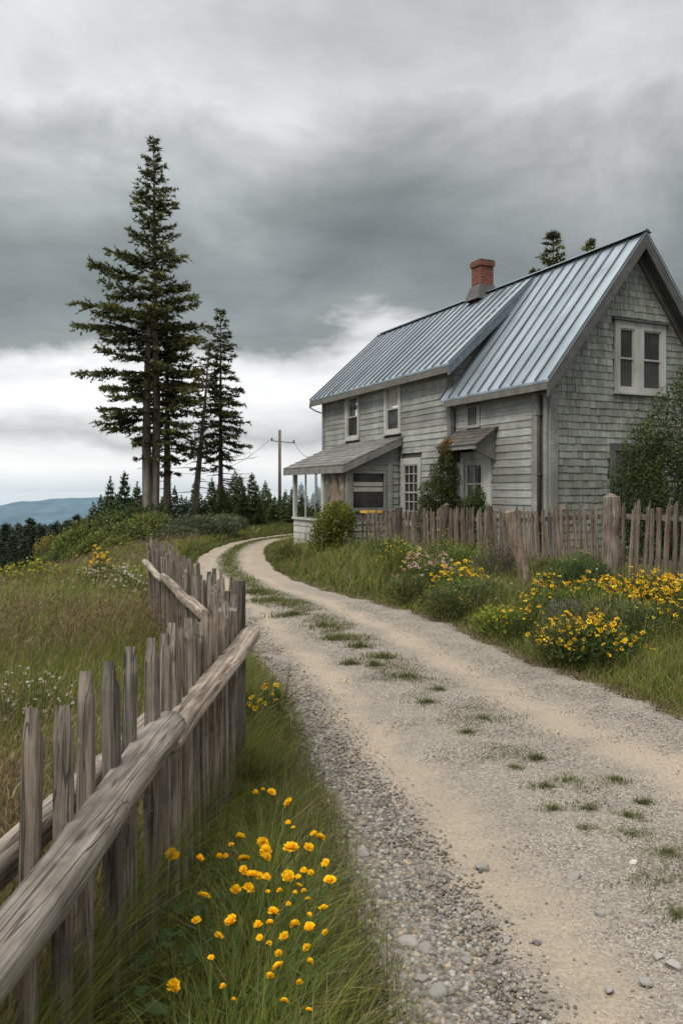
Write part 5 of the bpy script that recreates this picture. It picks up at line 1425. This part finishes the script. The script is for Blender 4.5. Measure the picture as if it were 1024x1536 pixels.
def flower_plant(label, x, y, r, h, seed, nb, size, cols, leafc=None, name='flowering_plant', group=None, leaves=900, leaf=.05, petals=6, spread=.35, cat='flowering plant'):
    g = np.random.default_rng(seed); z0 = gz(x, y)
    T = thing(name, label, cat, (x, y, z0), (0,0,0), group)
    leafc = leafc or [(.05,.075,.022),(.07,.10,.03),(.09,.115,.035)]
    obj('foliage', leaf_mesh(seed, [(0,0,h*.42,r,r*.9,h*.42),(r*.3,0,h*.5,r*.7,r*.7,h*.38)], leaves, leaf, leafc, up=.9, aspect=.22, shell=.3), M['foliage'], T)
    a = g.uniform(0, 2*PI, nb); rr = r * 1.12 * g.random(nb) ** .5 * g.uniform(.75, 1.25, nb); X = rr * np.cos(a); Yv = rr * np.sin(a); Z = h * (1.05 - spread * (rr / r) ** 2) * g.uniform(.72, 1.12, nb)
    mb = MB()
    for k in range(min(nb, 60)): mb.tube([(X[k]*.45, Yv[k]*.45, 0), (X[k]*.8, Yv[k]*.8, Z[k]*.55), (X[k], Yv[k], Z[k])], [.004,.0035,.0025], 3, (.07,.095,.03), False)
    obj('stems', mb.mesh('stems'), M['foliage'], T)
    if size: obj('blossoms', blossoms_mesh(seed + 1, np.stack([X, Yv, Z], 1), size, cols, petals), M['petal'], T)
    return T
YEL = [(.80,.46,.015),(.85,.55,.03),(.75,.38,.01)]
def build_plants():
    R = random.Random(12)
    L = [  # label, px, Y, r, h, blossoms, size
        ('patch of yellow daisies at the middle of the bank below the second fence post', 690, 11.6, .42, .52, 75, .055),
        ('yellow flowering plant right beside the foot of the leaning post', 822, 9.7, .30, .50, 46, .045),
        ('few yellow blooms just left of the thickest fence post base', 880, 9.3, .18, .52, 16, .05),
        ('straggling plant with small yellow flowers low on the bank under the leaning post', 790, 8.8, .34, .42, 34, .036)]
    for i, (lab, px, Y, r, h, nb, sz) in enumerate(L):
        X = (px - CX) / FPX * Y; flower_plant(lab, X, Y, r, h, 400 + 3 * i, nb, sz, YEL, leaves=1500)
    for i in range(24):
        Y = 7.6 + 2.3 * ((i * .618) % 1); px = 868 + 195 * ((i * .382 + .1) % 1); X = (px - CX) / FPX * Y
        if X < float(np.interp(Y, ER[:, 1], ER[:, 0])) + .45: Y += .9; X = (px - CX) / FPX * Y
        flower_plant('yellow flowering plant in the dense drift of yellow at the right end of the bank', X, Y, R.uniform(.34, .52), R.uniform(.40, .58) * (.72 if Y > 9.0 else .85 if Y < 8.2 else 1.0), 440 + 3 * i, R.randint(52, 78), R.uniform(.034, .05), YEL, group='yellow drift on the bank', leaves=1100, leaf=.075)
    PUR = [(.135,.105,.10),(.17,.13,.125),(.10,.085,.075),(.12,.10,.07)]; GRYP = [(.15,.135,.14),(.19,.17,.175),(.12,.11,.10)]
    flower_plant('dry purplish brown shrubby plant left of the leaning post', *[(752 - CX)/FPX*11.9, 11.9], .44, .80, 500, 90, .016, PUR, PUR, leaves=3800, leaf=.045, cat='plant', name='dry_plant')
    flower_plant('greyish mauve feathery plant in front of the yellow drift', *[(848 - CX)/FPX*8.7, 8.7], .24, .50, 510, 60, .014, GRYP, GRYP, leaves=2600, leaf=.035, cat='plant', name='dry_plant')
    flower_plant('low mauve tuft beside the middle yellow daisies', *[(725 - CX)/FPX*10.8, 10.8], .24, .36, 515, 60, .014, GRYP, PUR, leaves=1600, leaf=.035, cat='plant', name='dry_plant')
    flower_plant('plant with dusty pink flower heads left of the middle yellow daisies', *[(642 - CX)/FPX*12.3, 12.3], .42, .66, 520, 130, .05, [(.42,.24,.20),(.36,.22,.19),(.46,.33,.28)], leaves=1800)
    flower_plant('tall leafy plant with small yellow heads at the left end of the flower bank', *[(598 - CX)/FPX*13.4, 13.4], .40, .72, 530, 60, .032, [(.62,.50,.03),(.7,.52,.03)], [(.12,.14,.03),(.09,.12,.028),(.16,.165,.035)], leaves=2400)
    flower_plant('bright yellow green spurge plant low on the bank near the road', *[(748 - CX)/FPX*9.2, 9.2], .30, .36, 540, 110, .034, [(.32,.34,.03),(.26,.30,.03)], [(.16,.19,.03),(.11,.15,.028)], leaves=1800)
    flower_plant('dark green leafy plant right of the leaning post by the fence foot', *[(866 - CX)/FPX*10.2, 10.2], .50, .62, 550, 20, .02, [(.5,.5,.48)], [(.04,.065,.025),(.055,.085,.03)], leaves=4200, leaf=.06, cat='plant', name='leafy_plant')
    flower_plant('dark low leafy plant right of the thickest fence post', *[(965 - CX)/FPX*9.4, 9.4], .38, .42, 560, 10, .02, [(.5,.5,.48)], [(.035,.058,.022),(.05,.075,.028)], leaves=2600, leaf=.06, cat='plant', name='leafy_plant')
    for i, (px, Y, lab) in enumerate(((430,18.6,'orange tinged weed at the left foot of the bank by the road bend'),(610,11.8,'fine leaved green weed on the bank edge below the pink flowers'),(665,10.4,'bushy green weed on the bank in front of the daisies'),(840,7.7,'grey green weed overhanging the road edge on the bank'),(705,15.0,'tall grey green weed against the left half of the brown fence'),(810,11.6,'slender weed growing right behind the leaning post'))):
        flower_plant(lab, (px - CX)/FPX*Y, Y, .36, .5, 570 + 3*i, 16, .022, [(.55,.33,.03)], [(.06,.085,.028),(.09,.11,.035),(.14,.12,.05)], leaves=1900, leaf=.055, cat='weed', name='weed')
    for i in range(26):
        Y = 7.9 + 8.2 * ((i * .618 + .3) % 1) ** 1.2; px0 = CX + FPX * (float(np.interp(Y, ER[:, 1], ER[:, 0])) + .6) / Y; px1 = min(CX + FPX * float(np.interp(Y, [7, 9.5, 10.95, 13.3, 16.4], [5.6, 4.3, 3.6, 2.75, 1.95])) / Y, 1060)
        px = px0 + (px1 - px0) * ((i * .382 + .15) % 1); k = i % 4
        if abs(px - 780) < 42 and Y < 12.2: continue
        pal = [[(.09,.13,.03),(.13,.17,.04)],[(.12,.14,.05),(.17,.17,.07)],[(.07,.105,.035),(.10,.14,.045)],[(.15,.135,.07),(.11,.125,.045)]][k]
        flower_plant('leafy green weed in the tangle of plants between fence and road', (px - CX)/FPX*Y, Y, R.uniform(.28,.5), R.uniform(.38,.66), 800 + 3*i, R.randint(8, 26), R.choice([.02,.026,.03]), [YEL, [(.45,.40,.36)], [(.62,.50,.03)], [(.20,.16,.17)]][k], pal, group='weeds on the flower bank', leaves=1500, leaf=R.uniform(.045,.075), cat='weed', name='weed')
    # left field patches
    flower_plant('yellow flowering shrub far out in the left field', *[(45 - CX)/FPX*13.2, 13.2], .55, .52, 600, 200, .034, [(.52,.42,.02),(.45,.38,.02)], [(.13,.145,.03),(.10,.12,.03)], leaves=4500)
    flower_plant('low pale green shrub beside the yellow one at the left edge of the field', *[(8 - CX)/FPX*12.6, 12.6], .5, .42, 604, 30, .03, [(.52,.42,.02)], [(.10,.12,.04),(.13,.145,.05)], leaves=2800)
    flower_plant('drift of cream and pinkish wildflowers by the far picket fence', *[(160 - CX)/FPX*11.4, 11.4], .55, .58, 610, 130, .036, [(.46,.37,.28),(.42,.28,.22),(.5,.44,.35)], [(.12,.10,.05),(.09,.10,.035)], leaves=1500)
    flower_plant('small clump of white blooms in the field near the far picket fence', *[(188 - CX)/FPX*10.6, 10.6], .26, .55, 616, 26, .04, [(.68,.66,.58)], [(.09,.10,.035)], leaves=600)
    flower_plant('single orange yellow clump above the cream wildflowers', *[(150 - CX)/FPX*12.6, 12.6], .2, .72, 622, 40, .055, [(.75,.42,.03)], leaves=500)
    flower_plant('spray of small white flowers at the left edge of the field behind the near fence', *[(38 - CX)/FPX*4.9, 4.9], .34, .50, 630, 110, .019, [(.62,.58,.54),(.58,.5,.47)], [(.09,.11,.04)], leaves=900, leaf=.04)
    flower_plant('small yellow flowers in the verge by the corner post of the near fence', *[(358 - CX)/FPX*5.2, 5.2], .12, .42, 640, 16, .034, YEL, leaves=300)
    flower_plant('small cluster of yellow blooms at the gravel edge of the verge', *[(408 - CX)/FPX*5.6, 5.6], .09, .36, 646, 12, .036, YEL, leaves=240)
build_plants()

def bloom_mesh(seed):
    """ruffled double yellow flower head, radius 1: a dome of many overlapping crinkled petals"""
    g = np.random.default_rng(seed); V = []; F = []; C = []
    def petal(az, el, L, w, lift):
        o = len(V); d = np.array([math.cos(az) * math.cos(el), math.sin(az) * math.cos(el), math.sin(el)]); s = np.array([-math.sin(az), math.cos(az), 0]); u = np.cross(d, s) * -1
        b = np.array([0, 0, .05 + .12 * lift]); j = lambda k: g.normal(0, k, 3)
        for t, ww, cv in ((.05, .25, 0), (.5, .85, .10), (.85, 1.0, .05), (1.0, .62, -.10)):
            c = b + d * L * t + u * cv * L + np.array([0, 0, g.normal(0, .05) * t])
            for k in (-1, 0, 1): V.append(c + s * (k * w * ww / 2) + u * (abs(k) * .10 * L * (1 - .5 * t)) + j(.06 * t)); C.append((np.array([.84,.52,.012]) if t > .4 else np.array([.66,.33,.005])) * g.uniform(.88, 1.12) * (1.0 + .14 * lift))
        for r in range(3):
            for k in range(2): F.append((o + r*3 + k, o + r*3 + k + 1, o + (r+1)*3 + k + 1, o + (r+1)*3 + k))
    for ring, (n, el, L, w, lift) in enumerate(((11, .02, 1.0, .62, 0), (10, .38, .95, .56, .5), (8, .78, .82, .5, .9), (6, 1.12, .68, .42, 1.2), (3, 1.42, .55, .36, 1.4))):
        a0 = g.uniform(0, 6)
        for k in range(n): petal(a0 + 2 * PI * k / n + g.normal(0, .14), el + g.normal(0, .10), L * g.uniform(.85, 1.08), w, lift)
    return mesh_np('bloom', np.array(V), quads=np.array(F), col=np.array(C), smooth=True)

def build_flowers():
    g = np.random.default_rng(55); R = random.Random(55)
    S, OX, OY = 440 / 1024, 200, 980
    raw = [(137,703,24),(232,716,20),(300,708,13),(322,708,12),(373,643,21),(342,668,12),(427,488,13),(452,475,8),(482,483,18),(540,521,19),(540,590,11),(558,608,9),(630,630,16),(652,645,20),(452,662,22),(462,690,24),(462,712,20),(550,680,28),(612,677,21),(387,719,24),(385,757,20),(412,772,22),
           (435,778,16),(465,782,20),(540,777,20),(594,758,13),(620,767,15),(670,730,16),(687,792,23),(575,780,8),(357,828,21),(403,820,21),(469,832,9),(510,830,13),(564,838,12),(596,830,9),(608,858,13),(542,874,9),(578,810,8),(663,889,18),(245,847,23),(488,903,24),(613,915,15),
           (435,948,20),(477,941,15),(564,948,24),(614,957,23),(670,975,12),(220,933,19),(341,934,22),(298,987,20),(441,992,12),(527,988,18),(473,1012,10),(606,1028,17),(272,1062,14),(507,1050,17),(505,1093,24),(615,1077,16),(478,1127,15),(313,1165,12),(140,1164,25),(526,1214,19),(612,1245,13),
           (350,1210,10),(580,1150,9)]
    special = {0:'yellow flower nearest the fence pickets at the upper left of the clump', 17:'largest ruffled yellow double bloom high in the middle of the clump', 61:'lone round yellow bloom low on the left by the fence foot', 9:'yellow bloom standing alone above the clump', 28:'rightmost large yellow bloom at the gravel side of the clump', 63:'lowest yellow bloom at the bottom of the clump'}
    blooms = [bloom_mesh(700 + i) for i in range(9)]
    for b in blooms: b.materials.append(M['petal'])
    for i, (u, v, sz) in enumerate(raw):
        px, py = OX + u * S, OY + v * S
        hz = float(np.interp(py, [1180, 1300, 1420, 1520], [.34, .42, .44, .40])) + R.uniform(-.03, .03)
        Y = FPX * (EYE - hz) / (py - HY); X = (px - CX) / FPX * Y
        r = max(.012, sz * S / FPX * Y * 1.02); g0 = gz(X, Y)
        T = thing('yellow_flower', special.get(i, 'ruffled yellow flower on a thin stem in the grass beside the near fence'), 'flower', (X, Y, g0), (0,0,0), None if i in special else 'yellow flowers by the near fence')
        b = blooms[i % 9]; tx, ty_ = R.uniform(-.5, .5), R.uniform(-.1, .75)
        q = R.uniform(.8, 1.12) if sz > 14 else R.uniform(.75, .95)
        obj('bloom', b, None, T, (0, 0, hz - g0), (ty_, tx, R.uniform(0, 6)), (r * q, r * q * R.uniform(.82, 1.0), r * q * R.uniform(.6, 1.1)))
        mb = MB(); bx, by = R.uniform(-.09, .09), R.uniform(-.06, .06)
        mb.tube([(bx, by, -.03), (bx * .8, by * .8, (hz-g0) * .4), (bx * .25, by * .2, (hz-g0) * .8), (0, 0, hz - g0 + .002)], [.004,.0036,.003,.0034], 5, (.14,.18,.05), False)
        # a few narrow leaves on the stem
        for k in range(4):
            t = R.uniform(.25, .8); a = R.uniform(0, 6); l = R.uniform(.04, .09); p = Vector((bx * (1 - t), by * (1 - t), (hz-g0) * t)); d = Vector((math.cos(a), math.sin(a), .55)); s = Vector((-math.sin(a), math.cos(a), 0)) * .006
            mb.add([p, p + d * l * .5 + s, p + d * l * .9, p + d * l * .5 - s], [(0,1,2,3)], (.06,.095,.026))
        obj('stem', mb.mesh('stem'), M['foliage'], T)
    # broad-leaved weeds between the flowers
    for i, (px, py, h, n, lab) in enumerate(((318,1380,.26,9,'broad leaved weed with heart shaped leaves left of the flower clump'),(262,1440,.24,8,'broad leaved weed near the fence foot, left of the lone bloom'),(255,1530,.22,9,'broad leaved weed at the bottom edge under the lone yellow bloom'),(395,1490,.2,7,'broad leaved weed low in the grass right of the flower stems'),(330,1440,.18,7,'small broad leaved weed between the lower blooms'))):
        Y = FPX * (EYE - h) / (py - HY); X = (px - CX) / FPX * Y; T = thing('leafy_weed', lab, 'weed', (X, Y, gz(X, Y)))
        for k in range(n):
            a = 2 * PI * k / n + R.uniform(-.3, .3); l = R.uniform(.04, .11); hh = h * R.uniform(.55, 1.05); c = Vector((math.cos(a) * l, math.sin(a) * l, hh)); r = R.uniform(.02, .036)
            d = Vector((math.cos(a), math.sin(a), R.uniform(-.35, .15))).normalized(); s = Vector((-math.sin(a), math.cos(a), R.uniform(-.2, .2))).normalized(); nn = d.cross(s)
            mb = MB(); sh = R.uniform(.7, 1.25); col = (.040*sh, .068*sh, .024*sh)
            prof = [(-.15,0),(-.30,.55),(.1,.95),(.6,.85),(1.05,.45),(1.3,0)]
            vs = [c + d * (r * p) for p, q in prof]; le = [c + d * (r * p) + s * (r * q) - nn * (r * .25 * q) for p, q in prof]; ri = [c + d * (r * p) - s * (r * q) - nn * (r * .25 * q) for p, q in prof]
            mb.add(vs + le + ri, [(j, j+1, 6+j+1, 6+j) for j in range(5)] + [(j+1, j, 12+j, 12+j+1) for j in range(5)], col)
            mb.tube([(0,0,-.02),(c.x*.5, c.y*.5, hh*.6), tuple(c + d * (r * -.15))], [.002,.0018,.0015], 4, (.06,.08,.03), False)
            obj('leaf', mb.mesh('leaf'), M['foliage'], T)
    # dry stalk and twig at the edge of the gravel
    x, y, _ = at(428, 1060, 6.2); mb = MB(); T = thing('dry_stalk', 'thin dead stalk with a bent twig standing at the gravel edge of the verge', 'stalk', (x, y, gz(x, y)))
    mb.tube([(0,0,-.05),(.01,0,.14),(.035,.02,.34)], [.006,.005,.002], 5, .6, False); obj('stem', mb.mesh('stem'), M['twig'], T)
    mb = MB(); mb.tube([(0,0,.04),(.05,.05,.10),(.10,.08,.12)], [.008,.006,.003], 5, .6, False); mb.tube([(.0,-.05,.02),(.12,.02,.06)], [.004,.002], 5, .7, False); obj('twig', mb.mesh('twig'), M['twig'], T)
build_flowers()

# ------------------------------------------------------------------ pole, wires, small things
def build_pole():
    Y = 50; x, y, zt = at(419.5, 645, Y); g = gz(x, y)
    T = thing('utility_pole', 'old wooden utility pole with a short crossarm beyond the firs', 'pole', (x, y, g))
    mb = MB(); mb.tube([(0,0,-.5),(0,0,zt - g)], [.12,.09], 10, .8); obj('shaft', mb.mesh('shaft', True), M['bark'], T)
    ca = zt - g - .75
    mb = MB(); mb.beam((-.55,.05,ca + .06), (1.0,-.1,ca - .10), .045, .05, (0,0,1), .7); obj('crossarm', mb.mesh('crossarm'), M['twig'], T)
    for dx in (-.5, .9):
        mb = MB(); z = ca + .03 - .1 * (dx + .55) ; mb.tube([(dx,0,z),(dx,0,z+.12),(dx,0,z+.22)], [.02,.055,.04], 8, 1.0, True); obj('insulator', mb.mesh('insulator', True), M['twig'], T)
    hx, hy, hz = HC[0] + LS.x*11.15 - .906*.1, HC[1] + LS.y*11.15 - .423*.1, HZ + 3.7
    tx, ty, tz = at(345, 690, 36)
    for nm, a, b, sag, lab in (('power_line', (x + .9, y, g + ca + .12), (hx, hy, hz - 1.0), .5, 'thin wire drooping from the pole to the corner of the house'),
                               ('power_line', (x - .55, y, g + ca + .22), at(250, 705, 44), 1.0, 'thin wire running left from the pole past the slim fir')):
        mb = MB(); A, B = Vector(a), Vector(b); pts = []
        for i in range(17):
            t = i / 16; p = A.lerp(B, t); p.z -= sag * 4 * t * (1 - t); pts.append(p - A)
        mb.tube(pts, .012, 5, .8, False); o = obj(nm, mb.mesh(nm, True), M['twig'], None, A); tag(o, lab, 'wire')
build_pole()
def build_tub():
    x, y, z = at(557, 766, 19.75); g = gz(x, y)
    T = thing('garden_bench', 'low yellow painted bench standing behind the fence below the porch window', 'bench', (x, y, g), (0, 0, -2.7))
    top = z - g; mb = MB()
    for i in range(3): mb.box(-.24, .24, -.17 + i * .118, -.17 + i * .118 + .105, top - .06, top, 1.0)
    obj('seat', mb.mesh('seat'), M['yellow'], T)
    for sx in (-.19, .19):
        for sy in (-.13, .13): 
            mb = MB(); mb.box(sx - .02, sx + .02, sy - .02, sy + .02, -.05, top - .061); obj('leg', mb.mesh('leg'), M['twig'], T)
M['yellow'] = mat_plain('yellow_paint', (.62,.36,.06), .6, amt=.15)
build_tub()
